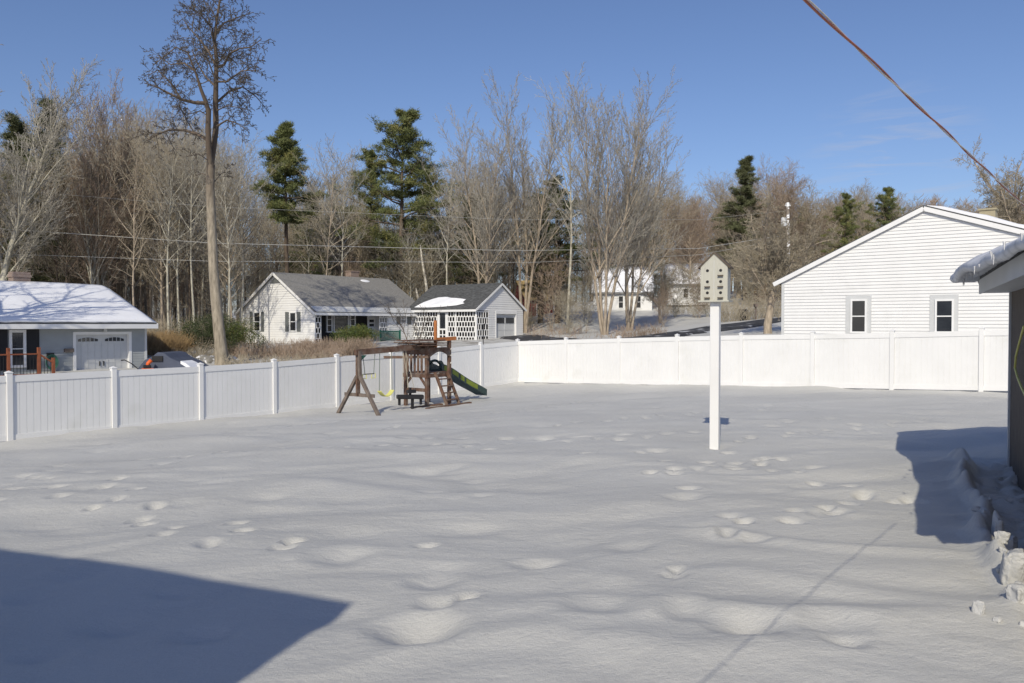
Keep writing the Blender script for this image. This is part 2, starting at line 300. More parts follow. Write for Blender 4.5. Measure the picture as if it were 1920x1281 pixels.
for px, py, hw, dp in PR:
    p = ground_at(px, py-4); small = hw <= 30; w = hw/F*p.y*(0.58 if small else .66); dp *= (1.2 if small else .75)
    i0, i1 = np.searchsorted(xs, [p.x-4*w, p.x+4*w]); j0, j1 = np.searchsorted(ys, [p.y-4*w-0.5, p.y+4*w+0.5])
    X = GX[j0:j1, i0:i1]-p.x; Y = GY[j0:j1, i0:i1]-p.y; a = rs.uniform(-.5, .5); wl = w*rs.uniform(.9, 1.3)
    U = X*math.cos(a)+Y*math.sin(a); V_ = -X*math.sin(a)+Y*math.cos(a)
    q = (U/(w*(1.1 if small else 1.35)))**2+(V_/(wl))**2; q = q*(1+.5*vnoise(GX[j0:j1, i0:i1]*2.2/w*.3, GY[j0:j1, i0:i1]*2.2/w*.3, 77))
    GZ[j0:j1, i0:i1] += -dp*1.05*np.exp(-np.maximum(q, 0)**(1.3 if small else 1.0)) + dp*0.16*np.exp(-(np.sqrt(q)-1.6)**2*4)
for _ in range(260):                         # many faint weathered tracks
    X0 = rs.uniform(-12, 14); Y0 = rs.uniform(4.5, 31); w = rs.uniform(.10, .26); dp = rs.uniform(.012, .038)
    i0, i1 = np.searchsorted(xs, [X0-4*w, X0+4*w]); j0, j1 = np.searchsorted(ys, [Y0-4*w, Y0+4*w])
    q = ((GX[j0:j1, i0:i1]-X0)/(w*1.5))**2+((GY[j0:j1, i0:i1]-Y0)/w)**2
    GZ[j0:j1, i0:i1] -= dp*np.exp(-q**1.2)
# long soft ridges drifted across the near yard
for (a, b, wd, dp) in [((-1.2,6.0),(5.2,5.4),.22,.05),((.9,8.5),(4.6,6.4),.16,.055),((-.5,5.5),(2.6,4.9),.2,.05),((1.0,6.9),(4.6,5.2),.2,.05),((-4,12),(1,9.6),.3,.05),((-6,15.5),(3,12.2),.35,.05),((-9,19),(0,15.5),.4,.05)]:
    ax, ay = a; bx_, by_ = b; dx, dy = bx_-ax, by_-ay; L2 = dx*dx+dy*dy
    t = np.clip(((GX-ax)*dx+(GY-ay)*dy)/L2, 0, 1); px_ = ax+t*dx; py_ = ay+t*dy+0.12*np.sin(t*9)
    d2 = (GX-px_)**2+(GY-py_)**2; GZ += 1.0*dp*np.exp(-d2/wd**2)*np.sin(np.pi*np.clip(t, .02, .98))
# well round the birdhouse post, churned snow slid off the garage roof
BH = (3.455, 14.0)
def gdist(p): return np.hypot(GX-p[0], GY-p[1])
GZ -= 0.06*np.exp(-(gdist(BH)/.25)**2)
WC = (6.9, 11.4)                                            # far corner of our garage wall
ga = (GX-WC[0])*EH[0]+(GY-WC[1])*EH[1]; gp = -((GX-WC[0])*EP[0]+(GY-WC[1])*EP[1])   # along the wall / out from it
lng = 1/(1+np.exp((ga-.45)*9))/(1+np.exp(-(ga+8.5)*4))
wob_ = .05*np.sin(ga*2.3)+.05*vnoise(ga*2.0, gp*0+3, 51)
tro = lng/(1+np.exp(-(.50+wob_-gp)/.035))                       # shovelled strip under the eave, full of rubble
GZ += tro*(-.16+.12*np.abs(vnoise(GX*3.4, GY*3.4, 22))+.17*np.abs(vnoise(GX*6.5, GY*6.5, 23))+.09*np.abs(vnoise(GX*13, GY*13, 24)))
rid = lng*np.exp(-((gp-.62-wob_)/.085)**2)/(1+np.exp(-(ga+6.2)*3))
GZ += rid*(.055+.26*np.maximum(0, vnoise(GX*3.3, GY*3.3, 31)+.12)+.12*np.abs(vnoise(GX*9, GY*9, 32)))
out_ = lng*np.exp(-np.maximum(0, gp-.6)/.30)*(gp > .55)/(1+np.exp(-(ga+7)*2))
GZ += out_*(.05*vnoise(GX*4, GY*5, 33)+.05*np.abs(vnoise(GX*10, GY*12, 34)))
fnL = lambda n: (-11.66+n*2.44*DL[0], 19.07+n*2.44*DL[1])
# little drift along the left fence
fl = (GX+11.66)*DR[0]+(GY-19.07)*DR[1]; fa = (GX+11.66)*DL[0]+(GY-19.07)*DL[1]
GZ += (.07+.04*vnoise(fa*1.3, fl*2, 41))*np.exp(-((fl-.25)/.35)**2)*(fa < 19.5)
ny, nx = GX.shape
idx = np.arange(nx*ny).reshape(ny, nx)
FQ = np.stack([idx[:-1, :-1], idx[:-1, 1:], idx[1:, 1:], idx[1:, :-1]], -1).reshape(-1, 4)
V = np.stack([GX, GY, GZ], -1).reshape(-1, 3)
sm = bpy.data.materials.new('yard_snow'); sm.use_nodes = True; t = sm.node_tree; b = t.nodes['Principled BSDF']
b.inputs['Roughness'].default_value = 0.62; b.inputs['Specular IOR Level'].default_value = 0.25
geo = t.nodes.new('ShaderNodeNewGeometry')
def N(tp, **k):
    n = t.nodes.new(tp)
    for a, c in k.items(): setattr(n, a, c)
    return n
def noise_n(sc, det, vec=None, st=None):
    n = N('ShaderNodeTexNoise'); n.inputs['Scale'].default_value = sc; n.inputs['Detail'].default_value = det
    if st:
        mp = N('ShaderNodeMapping'); mp.inputs['Scale'].default_value = st; t.links.new(geo.outputs['Position'], mp.inputs[0]); t.links.new(mp.outputs[0], n.inputs['Vector'])
    else: t.links.new(geo.outputs['Position'], n.inputs['Vector'])
    return n
n1 = noise_n(0.5, 5); r1 = N('ShaderNodeValToRGB'); r1.color_ramp.elements[0].position = .3; r1.color_ramp.elements[1].position = .7
r1.color_ramp.elements[0].color = (.485, .482, .460, 1); r1.color_ramp.elements[1].color = (.550, .547, .522, 1); n0 = noise_n(70, 3, st=(1, 1.3, 1)); m0 = N('ShaderNodeMath', operation='MULTIPLY_ADD'); m0.inputs[1].default_value = .9; t.links.new(n0.outputs['Fac'], m0.inputs[0])
m1 = N('ShaderNodeMath', operation='SUBTRACT'); m1.inputs[1].default_value = .45; t.links.new(n1.outputs['Fac'], m0.inputs[2]); t.links.new(m0.outputs[0], m1.inputs[0]); t.links.new(m1.outputs[0], r1.inputs[0])
# leaf litter showing through on the wood's floor
n2 = noise_n(0.9, 7); q2 = N('ShaderNodeMapRange'); q2.inputs['From Min'].default_value = .55; q2.inputs['From Max'].default_value = .62; t.links.new(n2.outputs['Fac'], q2.inputs['Value'])
sx = N('ShaderNodeSeparateXYZ'); t.links.new(geo.outputs['Position'], sx.inputs[0])
q3 = N('ShaderNodeMapRange'); q3.inputs['From Min'].default_value = 44; q3.inputs['From Max'].default_value = 54; t.links.new(sx.outputs[1], q3.inputs['Value'])
mm = N('ShaderNodeMath', operation='MULTIPLY'); t.links.new(q2.outputs[0], mm.inputs[0]); t.links.new(q3.outputs[0], mm.inputs[1])
qx = N('ShaderNodeMapRange'); qx.inputs['From Min'].default_value = 3; qx.inputs['From Max'].default_value = 0; t.links.new(sx.outputs[0], qx.inputs['Value']); mmx = N('ShaderNodeMath', operation='MULTIPLY'); t.links.new(mm.outputs[0], mmx.inputs[0]); t.links.new(qx.outputs[0], mmx.inputs[1]); mm = mmx
mm2 = N('ShaderNodeMath', operation='MULTIPLY'); mm2.inputs[1].default_value = .7; t.links.new(mm.outputs[0], mm2.inputs[0])
mxx = N('ShaderNodeMix', data_type='RGBA'); mxx.inputs[7].default_value = (.12, .085, .055, 1); t.links.new(mm2.outputs[0], mxx.inputs[0]); t.links.new(r1.outputs[0], mxx.inputs[6])
t.links.new(mxx.outputs[2], b.inputs['Base Color'])
nb1 = noise_n(9, 11, st=(1, 1.4, 1)); nb1.inputs['Roughness'].default_value = .68; nb2 = noise_n(150, 3)
bu1 = N('ShaderNodeBump'); bu1.inputs['Strength'].default_value = .8; bu1.inputs['Distance'].default_value = .022; t.links.new(nb1.outputs['Fac'], bu1.inputs['Height'])
bu2 = N('ShaderNodeBump'); bu2.inputs['Strength'].default_value = .8; bu2.inputs['Distance'].default_value = .005; t.links.new(nb2.outputs['Fac'], bu2.inputs['Height']); t.links.new(bu1.outputs[0], bu2.inputs['Normal'])
t.links.new(bu2.outputs[0], b.inputs['Normal'])
tag(np_mesh('ground', V, FQ, sm, smooth=True), kind='structure')
def surf(x, y):
    i = min(max(np.searchsorted(xs, x), 1), nx-1); j = min(max(np.searchsorted(ys, y), 1), ny-1)
    return float(GZ[j-1:j+1, i-1:i+1].mean())
def strip(name, pts, w, m, lift=.06):        # a road or drive laid on the terrain
    V = []; Fs = []; P = []
    for (a, b) in zip(pts[:-1], pts[1:]):
        k = max(2, int(math.hypot(b[0]-a[0], b[1]-a[1])/1.2))
        P += [(a[0]+(b[0]-a[0])*i/k, a[1]+(b[1]-a[1])*i/k) for i in range(k)]
    P.append(pts[-1]); nn = 9
    for i, p in enumerate(P):
        q0 = P[max(0, i-2)]; q1 = P[min(len(P)-1, i+2)]; L = math.hypot(q1[0]-q0[0], q1[1]-q0[1]); nxn, nyn = -(q1[1]-q0[1])/L, (q1[0]-q0[0])/L
        for k in range(nn):
            s = (k/(nn-1)-.5)*w*(1+.04*math.sin(i*1.7+k)); x, y = p[0]+nxn*s, p[1]+nyn*s
            V.append((x, y, surf(x, y)+lift+.1*(k not in (0, nn-1))-.16*(k in (0, nn-1))))
    for i in range(len(P)-1):
        for k in range(nn-1): a = i*nn+k; Fs.append((a, a+1, a+nn+1, a+nn))
    return tag(np_mesh(name, V, Fs, m), kind='structure')
strip('road', [(7.0,52),(11,58),(17,62),(22,65.5),(32,70),(50,76)], 4.6, M['asphalt'])
strip('driveway', [(.6,67.5),(2.0,62),(4,56),(7,52)], 3.6, M['asphalt'], .08)

# ---------------------------------------------------------------- fences
def fence(label, P0, u, n0, n1, ztop, zbot, side):
    root = empty('vinyl_fence', (P0[0], P0[1], zbot(0)), math.atan2(u[1], u[0]), label, 'fence', 'white vinyl privacy fence round the yard')
    zb = zbot(0); jr = random.Random(3); jt = {n: jr.uniform(-.014, .014) for n in range(n0, n1+2)}; zt_ = ztop; ztop = lambda n: zt_(n)+jt.get(n, 0)
    for n in range(n0, n1):
        x0 = n*2.44; a0, a1 = ztop(n)-zb, ztop(n+1)-zb; b0, b1 = zbot(n)-zb, zbot(n+1)-zb
        f = MB()
        def sl(xa, xb, lo0, lo1, hi0, hi1, ya, yb):
            f.add([(xa,ya,lo0),(xb,ya,lo1),(xb,yb,lo1),(xa,yb,lo0),(xa,ya,hi0),(xb,ya,hi1),(xb,yb,hi1),(xa,yb,hi0)],
                  [(0,3,2,1),(4,5,6,7),(0,1,5,4),(1,2,6,5),(2,3,7,6),(3,0,4,7)])
        L = 2.44-.13; nb = 15; w = L/nb
        for k in range(nb):
            xa = x0+.065+k*w; ta = (xa+.006-x0)/2.44; tb = (xa+w-.006-x0)/2.44
            sl(xa+.006, xa+w-.006, b0+(b1-b0)*ta+.12, b0+(b1-b0)*tb+.12, a0+(a1-a0)*ta-.13, a0+(a1-a0)*tb-.13, -.018, .018)
        ta, tb = .0266, .9734
        sl(x0+.065, x0+2.375, b0+.05, b1+.05, a0-.1, a1-.1, -.010, .010)
        f.build('panel', M['vinyl'], root)
        g = MB(); f = g
        sl(x0+.062, x0+2.378, a0+(a1-a0)*ta-.155, a0+(a1-a0)*tb-.155, a0+(a1-a0)*ta, a0+(a1-a0)*tb, -.036, .036)
        g.build('top_rail', M['vinyl'], root)
        g = MB(); f = g
        sl(x0+.062, x0+2.378, b0+.03, b1+.03, b0+.17, b1+.17, -.036, .036)
        g.build('bottom_rail', M['vinyl'], root)
    for n in range(n0, n1+1):
        if n == n1 and side == 'left': continue          # the corner post belongs to the back run
        x0 = n*2.44; a = ztop(n)-zb; b_ = zbot(n)-zb
        p = MB(); p.box(x0-.064, x0+.064, -.064, .064, b_-.3, a+.055).build('post', M['vinyl'], root, bevel=.006)
        c = MB(); c.box(x0-.074, x0+.074, -.074, .074, a+.055, a+.075)
        c.add([(x0-.07,-.07,a+.075),(x0+.07,-.07,a+.075),(x0+.07,.07,a+.075),(x0-.07,.07,a+.075),(x0,0,a+.115)], [(0,1,4),(1,2,4),(2,3,4),(3,0,4),(3,2,1,0)])
        c.build('post_cap', M['vinyl'], root)
    return root
def q3p(p0, p1, p2, m, e):                     # parabola through n=0,m,e
    def f(n):
        return p0*(n-m)*(n-e)/(m*e)+p1*n*(n-e)/(m*(m-e))+p2*n*(n-m)/(e*(e-m))
    return f
fence('white vinyl fence running down the left side of the yard, behind the swing set', fnL(0), DL, -3, 8, q3p(1.12,1.24,1.61,4,8), q3p(-.42,-.42,-.14,4,8), 'left')
fence('white vinyl fence across the back of the yard, behind the birdhouse post', (.24, 34.58), DR, 0, 10, q3p(1.61,1.93,2.12,4,7), q3p(-.14,.13,.34,4,7), 'back')

# ---------------------------------------------------------------- house building blocks (local frame: x along front wall, y into the house, z up)
def clip_z(poly, z0, z1):
    def cut(P, z, keep_above):
        out = []
        for i in range(len(P)):
            a, b = P[i], P[(i+1) % len(P)]; ia = (a[1] >= z) == keep_above or abs(a[1]-z) < 1e-9; ib = (b[1] >= z) == keep_above or abs(b[1]-z) < 1e-9
            if ia: out.append(a)
            if ia != ib and abs(b[1]-a[1]) > 1e-9: k = (z-a[1])/(b[1]-a[1]); out.append((a[0]+k*(b[0]-a[0]), z))
        return out
    P = cut(poly, z0, True)
    return cut(P, z1, False) if len(P) > 2 else []
def clap(mb, poly, exp_=.16, lip=.022, y=0.0, out=-1):      # lapped boards over an upright outline (x,z) in the plane y
    z0 = min(p[1] for p in poly); z1 = max(p[1] for p in poly); z = z0
    while z < z1-1e-3:
        zz = min(z+exp_, z1); P = clip_z(poly, z, zz)
        if len(P) > 2:
            n = len(P); o = [(x, y+out*(lip*(1-(h-z)/exp_)+.012), h) for x, h in P]; i_ = [(x, y, h) for x, h in P]
            mb.add(o+i_, [tuple(range(n)), tuple(range(2*n-1, n-1, -1))]+[(k, k+n, (k+1) % n+n, (k+1) % n) for k in range(n)])
        z = zz
    return mb
def side_clap(mb, y0, y1, z0, z1, x, out=1, exp_=.16, lip=.022):
    z = z0
    while z < z1-1e-3:
        zz = min(z+exp_, z1); a = x+out*(lip+.012); b_ = x+out*.012
        mb.add([(a,y0,z),(a,y1,z),(b_,y1,zz),(b_,y0,zz),(x,y0,z),(x,y1,z),(x,y1,zz),(x,y0,zz)], [(0,1,2,3),(4,7,6,5),(0,4,5,1),(3,2,6,7),(0,3,7,4),(1,5,6,2)])
        z = zz
    return mb
def window(parent, x0, x1, z0, z1, y, frame=.07, rows=2, cols=1, m=None, proud=.05, name='window', side=None):
    """double-hung sash on a wall facing -y (side=None) or on a side wall facing +-x"""
    R = Matrix.Identity(4)
    if side is not None: R = Matrix.Translation((side[0], 0, 0)) @ Matrix.Rotation(math.pi/2*side[1], 4, 'Z')
    f = MB(); f.M = R; yo = y-proud
    f.box(x0, x1, yo, y, z1-frame, z1); f.box(x0-.01, x1+.01, yo-.02, y, z0, z0+frame)
    f.box(x0, x0+frame, yo, y, z0+frame, z1-frame); f.box(x1-frame, x1, yo, y, z0+frame, z1-frame)
    w = (x1-x0-2*frame); h = (z1-z0-2*frame)
    for k in range(1, rows): zz = z0+frame+h*k/rows; f.box(x0+frame, x1-frame, yo+.012, y, zz-.022, zz+.022)
    for k in range(1, cols): xx = x0+frame+w*k/cols; f.box(xx-.018, xx+.018, yo+.014, y, z0+frame, z1-frame)
    o = f.build(name, m or M['trim'], parent)
    g = MB(); g.M = R; g.box(x0+frame-.005, x1-frame+.005, y-.022, y-.036, z0+frame-.005, z1-frame+.005); g.build('pane', M['glass'], o)
    return o
def gable_roof(parent, x0, x1, ye, yr, yb, ze, zr, th, m, ov=.3, rk=.25, name='roof', zb=None):
    """ridge along x; front eave at ye, ridge at yr, back eave at yb; closed slabs"""
    zb = ze if zb is None else zb
    f = MB(); sF = (zr-ze)/(yr-ye); sB = (zr-zb)/(yb-yr); a, b_ = x0-rk, x1+rk
    prof = [(ye-ov, ze-ov*sF), (yr, zr), (yb+ov, zb-ov*sB), (yb+ov, zb-ov*sB+th), (yr, zr+th*1.1), (ye-ov, ze-ov*sF+th)]
    n = 6; vs = [(a, y, z) for y, z in prof]+[(b_, y, z) for y, z in prof]
    f.add(vs, [(0,1,4,5), (1,2,3,4), (11,10,7,6), (10,9,8,7)]+[(i, i+n, (i+1) % n+n, (i+1) % n) for i in range(n)])
    return f.build(name, m, parent)
def loc_t(O, u):          # pixel -> local x,z on the wall through O along u
    def g(px, py):
        tt, z = on_wall(O, u, px, py); return tt, z-O[2]
    return g
# ---------------------------------------------------------------- white ranch house in the middle (front wall along DL)
O = (-14.8, 62.0, .75); az = math.atan2(DL[1], DL[0])
hm = empty('ranch_house', O, az, 'white ranch house with grey shingle roof and dark front porch with a bay window', 'house')
G = loc_t(O, DL)                                   # front wall plane y=0, house body at y>0
HL, DEP, ZE, ZR = 11.9, 9.6, 2.62, 5.55
def side_t(px, py):                                # gable wall: local y,z on plane x=0 (runs along (-.79,.61))
    tt, z = on_wall(O, (-DR[0], -DR[1]), px, py); return tt, z-O[2]
# gable wall facing left (x=0): polygon in (y,z)
gw = MB(); gw.M = Matrix.Rotation(-math.pi/2, 4, 'Z')     # local x' -> -y ; we feed x'=-y
poly = [(-DEP, -.3), (0, -.3), (0, ZE), (-DEP/2, ZR-.05), (-DEP, ZE)]
gw.M = Matrix(((0, 1, 0, 0), (-1, 0, 0, 0), (0, 0, 1, 0), (0, 0, 0, 1)))
clap(gw, poly, .185, .036, 0.0, -1)
gw.build('gable_wall', M['siding'], hm)
def rect_g(p0, p1, fn):
    a = fn(*p0); b_ = fn(*p1); return min(a[0], b_[0]), max(a[0], b_[0]), min(a[1], b_[1]), max(a[1], b_[1])
Rg = Matrix(((0, 1, 0, 0), (-1, 0, 0, 0), (0, 0, 1, 0), (0, 0, 0, 1)))
def gwindow(parent, y0, y1, z0, z1, rows=2):
    f = MB(); f.M = Rg; fr = .09
    x0, x1 = -y1, -y0
    f.box(x0, x1, -.08, 0, z1-fr, z1); f.box(x0, x1, -.10, 0, z0, z0+fr); f.box(x0, x0+fr, -.08, 0, z0+fr, z1-fr); f.box(x1-fr, x1, -.08, 0, z0+fr, z1-fr)
    zz = (z0+z1)/2; f.box(x0+fr, x1-fr, -.07, 0, zz-.03, zz+.03)
    o = f.build('window', M['trim'], parent); g = MB(); g.M = Rg; g.box(x0+fr, x1-fr, -.055, -.04, z0+fr, z1-fr); g.build('pane', M['glass'], o)
def gbox(parent, name, m, y0, y1, z0, z1, d=.06):
    g = MB(); g.M = Rg; g.box(-y1, -y0, -d, 0, z0, z1); return g.build(name, m, parent)
for (a, b_, s0, s1, s2, s3) in ((476.9, 489.4, 469, 474.8, 490.4, 496), (544, 556.7, 535.6, 542.5, 557.5, 564.4)):
    y0, y1, z0, z1 = rect_g((a, 585), (b_, 622), side_t); gwindow(hm, y0, y1, z0, z1)
    for p, q in ((s0, s1), (s2, s3)):
        yy0, yy1, _, _ = rect_g((p, 585), (q, 622), side_t); gbox(hm, 'shutter', M['shutter'], yy0, yy1, z0, z1)
v = MB(); v.M = Rg; v.prism([(-DEP/2-.65, ZR-.72), (-DEP/2+.65, ZR-.72), (-DEP/2, ZR-.3)], -.10, -.02); v.build('gable_vent', M['shutter'], hm)
for s in (0, 1):
    r = MB(); r.M = Rg
    a = (0.3, ZE-.18-.1) if s else (-DEP-.3, ZE-.18-.1); c = (-DEP/2, ZR+.02)
    r.bar((a[0], -.28, a[1]), (c[0], -.28, c[1]), .05, .2); r.build('rake_board', M['trim'], hm)
# front wall: recessed porch from t=0.15..8 then wing flush
tp0 = .15; tp1 = G(728, 600)[0]; rec = 1.7
w = MB(); clap(w, [(tp1, -.3), (HL, -.3), (HL, ZE), (tp1, ZE)], .185, .036, 0.0); w.build('wing_wall', M['siding'], hm)
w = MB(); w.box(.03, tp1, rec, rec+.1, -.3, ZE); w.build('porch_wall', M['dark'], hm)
w = MB(); side_clap(w, 0, rec, -.3, ZE, tp1, -1, .185, .02); w.build('porch_side_wall', M['siding'], hm)
w = MB(); w.box(.03, tp1, 0.02, rec, -.3, .12); w.build('porch_floor', M['greywood'], hm)
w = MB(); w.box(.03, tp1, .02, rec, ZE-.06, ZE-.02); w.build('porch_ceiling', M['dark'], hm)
for x0_, x1_, y0_, y1_ in ((HL-.1, HL, 0, DEP), (0.03, HL, DEP-.1, DEP)):
    w = MB(); w.box(x0_, x1_, y0_, y1_, -.3, ZE); w.build('rear_wall', M['siding'], hm)

gable_roof(hm, 0, HL, 0, DEP/2, DEP, ZE, ZR, .12, M['shingle'], ov=.35, rk=.3)
w = MB(); w.bar((-.3, -.39, ZE-.28+.02), (HL+.3, -.39, ZE-.28+.02), .06, .2); w.build('gutter', M['trim'], hm)
# pale panelled strip above the porch
w = MB(); sF = (ZR-ZE)/(DEP/2)
for k in range(11):
    xa = -.2+k*(HL+.4)/11; w.add([(xa+.02, -.40, ZE-.06), (xa+1.08, -.40, ZE-.06), (xa+1.08, .28, ZE+.34), (xa+.02, .28, ZE+.34)]+[(xa+.02, -.40, ZE-.10), (xa+1.08, -.40, ZE-.10), (xa+1.08, .28, ZE+.28), (xa+.02, .28, ZE+.28)],
        [(0,1,2,3),(4,7,6,5),(0,4,5,1),(2,6,7,3),(1,5,6,2),(0,3,7,4)])
w.build('eave_panels', M['trim_grey'], hm)
O2 = (O[0]-DR[0]*rec, O[1]-DR[1]*rec, O[2]); G2 = loc_t(O2, DL)
for (p, q, rows, cols) in ((610.8, 622, 3, 1), (624, 652.5, 1, 1), (654, 665.4, 3, 1)):
    x0_, x1_, z0_, z1_ = rect_g((p, 585.5), (q, 623.5), G2); window(hm, x0_, x1_, z0_, z1_, rec, .09, rows, cols, proud=.12)
x0_, x1_, z0_, z1_ = rect_g((688, 583), (703, 632), G2); d = MB(); d.box(x0_, x1_, rec-.08, rec, .12, ZE-.3); dr = d.build('door', M['trim'], hm)
d = MB(); [d.box(x0_+.2, x1_-.2, rec-.095, rec-.081, z, z+.22) for z in (1.75, 1.4)]; d.build('pane', M['glass'], dr)
x0_, x1_, z0_, z1_ = rect_g((705, 583), (719, 632), G2); d = MB(); d.box(x0_, x1_, rec-.06, rec, .12, ZE-.3); d.build('door', mat('dark_red_door', (.06, .02, .02), .5), hm)
x0_, x1_, z0_, z1_ = rect_g((750.5, 587.5), (761.5, 608.5), G); window(hm, x0_, x1_, z0_, z1_, 0, .09, 2, 1, proud=.08)
for p, q in ((743, 750), (763, 770.5)):
    a, b_, _, _ = rect_g((p, 587), (q, 609), G); d = MB(); d.box(a, b_, -.06, 0, z0_, z1_); d.build('shutter', M['shutter'], hm)
def trellis(parent, name, x0, x1, z0, z1, y, cw, rh, th=.05, bw=.05):
    g = MB(); nr = max(1, round((z1-z0)/rh)); rh = (z1-z0)/nr
    for r in range(nr+1): g.box(x0, x1, y-th, y, z0+r*rh-bw/2, z0+r*rh+bw/2)
    for r in range(nr):
        x = x0+(cw/2 if r % 2 else cw)
        while x < x1-.05: g.box(x-bw/2, x+bw/2, y-th+.006, y-.006, z0+r*rh+bw/2, z0+(r+1)*rh-bw/2); x += cw
    g.box(x0-bw/2, x0+bw/2, y-th-.004, y+.004, z0, z1); g.box(x1-bw/2, x1+bw/2, y-th-.004, y+.004, z0, z1)
    return g.build(name, M['trim'], parent)
trellis(hm, 'porch_trellis', .03, .55, .1, ZE-.1, .06, .26, .42)
trellis(hm, 'porch_trellis', tp1-.95, tp1-.1, .1, ZE-.1, .06, .28, .42)
gbox(hm, 'corner_board', M['trim'], -.02, .12, -.3, ZE-.05, .05)
# green porch rail
ra, rb = G(705, 630)[0], G(742, 630)[0]
g = MB(); g.bar((ra, -.5, 1.02), (rb, -.5, 1.02), .07, .09); g.bar((ra, -.5, .2), (rb, -.5, .2), .05, .07)
k = ra
while k < rb: g.bar((k, -.5, .2), (k, -.5, 1.0), .045); k += .13
g.bar((rb, -.5, -.2), (rb, -.5, 1.12), .1); g.bar((ra, -.5, -.2), (ra, -.5, 1.12), .1); g.build('porch_railing', M['greenpaint'], hm)
c = MB(); cx = 8.3; c.box(cx-.45, cx+.45, DEP/2+.1, DEP/2+.8, ZR-.7, ZR+.58); c.box(cx-.5, cx+.5, DEP/2+.05, DEP/2+.85, ZR+.582, ZR+.67); c.build('chimney', M['brick'], hm)
c = MB(); c.lathe([(.05,0),(.6,.01),(.55,.05),(.3,.10),(.05,.11)], (0,0,0), 12); ob = c.build('snow_patch', M['snow_roof'], hm, smooth=True); ob.location = (8.9, DEP/2-.5, ZR-.24); ob.scale = (1, .45, 1); ob.rotation_euler = (math.atan(.61), 0, 0)

# ---------------------------------------------------------------- garage beside it (front trellis faces us, gable to the right)
O = (-2.86, 66.0, 1.0); u = (-DR[0], -DR[1])
# local x runs from far-left to corner: origin at corner, x negative to the left, rotate so that +x = DR
azg = math.atan2(DR[1], DR[0]); hg = empty('detached_garage', O, azg, 'white garage with snow patch on its dark roof and a gridded porch screen', 'garage')
GL, GW, GE, GR = 7.45, 6.2, 2.62, 4.66
def Gf(px, py):
    tt, z = on_wall(O, DR, px, py); return tt, z-O[2]
def Gs(px, py):
    tt, z = on_wall(O, DL, px, py); return tt, z-O[2]
# right gable wall at x=0 plane, faces +x ; coordinates (y,z)
Rr = Matrix(((0, -1, 0, 0), (1, 0, 0, 0), (0, 0, 1, 0), (0, 0, 0, 1)))   # x'->y, y'->-x  (outward -y' -> +x)
w = MB(); w.M = Rr; ylat = Gs(915, 600)[0]
clap(w, [(0, 2.45), (GW, 2.45), (GW, GE), (GW/2, GR-.04), (0, GE)], .185, .036, 0.0)
dy0, dy1, dz0, dz1 = rect_g((930, 586), (967, 632), Gs); dz0 = -.2
clap(w, [(ylat, -.3), (dy0, -.3), (dy0, 2.45), (ylat, 2.45)], .185, .036, 0.0); clap(w, [(dy1, -.3), (GW, -.3), (GW, 2.45), (dy1, 2.45)], .185, .036, 0.0)
w.build('gable_wall', M['siding'], hg)
w = MB(); w.M = Rr; w.box(dy0, dy1, .12, .16, dz0, 2.45); [w.box(dy0+.02, dy1-.02, .10, .12, z, z+.05) for z in (.3, .85, 1.4, 1.95)]; w.box((dy0+dy1)/2-.03, (dy0+dy1)/2+.03, .10, .12, dz0, 2.4)
gd = w.build('garage_door', M['trim_grey'], hg)
for k in (0, 1):
    w = MB(); w.M = Rr; a = dy0+.12+k*(dy1-dy0)/2; w.box(a, a+(dy1-dy0)/2-.24, .085, .119, 1.42, 1.88); w.build('pane', M['glass'], gd)
w = MB(); w.M = Rr; w.box(dy0-.12, dy0, -.06, .14, -.3, 2.2); w.box(dy1, dy1+.12, -.06, .14, -.3, 2.2); w.box(dy0-.12, dy1+.12, -.06, .14, 2.2, 2.45); w.build('door_frame', M['trim'], hg)
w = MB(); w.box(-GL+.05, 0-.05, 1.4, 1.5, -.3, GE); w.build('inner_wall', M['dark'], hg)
w = MB(); w.box(-GL, -.05, GW-.1, GW, -.3, GE); w.build('rear_wall', M['siding'], hg)
w = MB(); w.box(-GL, -GL+.1, 0, GW-.1, -.3, GE); w.build('side_wall', M['siding'], hg)
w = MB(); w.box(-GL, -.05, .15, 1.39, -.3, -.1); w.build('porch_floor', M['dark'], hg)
gable_roof(hg, -GL, 0, 0, GW/2, GW, GE, GR, .11, M['shingle_dark'], ov=.25, rk=.22)
w = MB(); w.bar((-GL-.2, -.27, GE-.18), (.2, -.27, GE-.18), .05, .17); w.build('fascia', M['trim'], hg)
for s in (0, 1):
    r = MB(); r.M = Rr; a = -.26 if s == 0 else GW+.26; r.bar((a, -.22, GE-.14), (GW/2, -.22, GR+.0), .05, .16); r.build('rake_board', M['trim'], hg)
xd0, xd1, _, _ = rect_g((822, 590), (837, 632), Gf)
trellis(hg, 'porch_screen', -GL+.1, xd0, -.1, GE-.25, .06, .30, .44, bw=.075)
trellis(hg, 'porch_screen', xd1, 0, -.1, GE-.25, .06, .30, .44, bw=.075)
g = MB(); g.M = Rr; nr = 5; rh = 2.45/nr
for r in range(nr+1): g.box(0, ylat, -.01, .04, -.1+r*rh-.035, -.1+r*rh+.035)
for r in range(nr):
    x = .15 if r % 2 else .3
    while x < ylat: g.box(x-.035, x+.035, -.004, .036, -.1+r*rh+.035, -.1+(r+1)*rh-.035); x += .3
g.build('porch_screen', M['trim'], hg)
for px in (-GL+.1, xd0-.05, xd1+.1, xd1+1.0, -.06):
    g = MB(); g.box(px-.06, px+.06, -.03, .09, -.3, GE-.1); g.build('porch_post', M['trim'], hg)
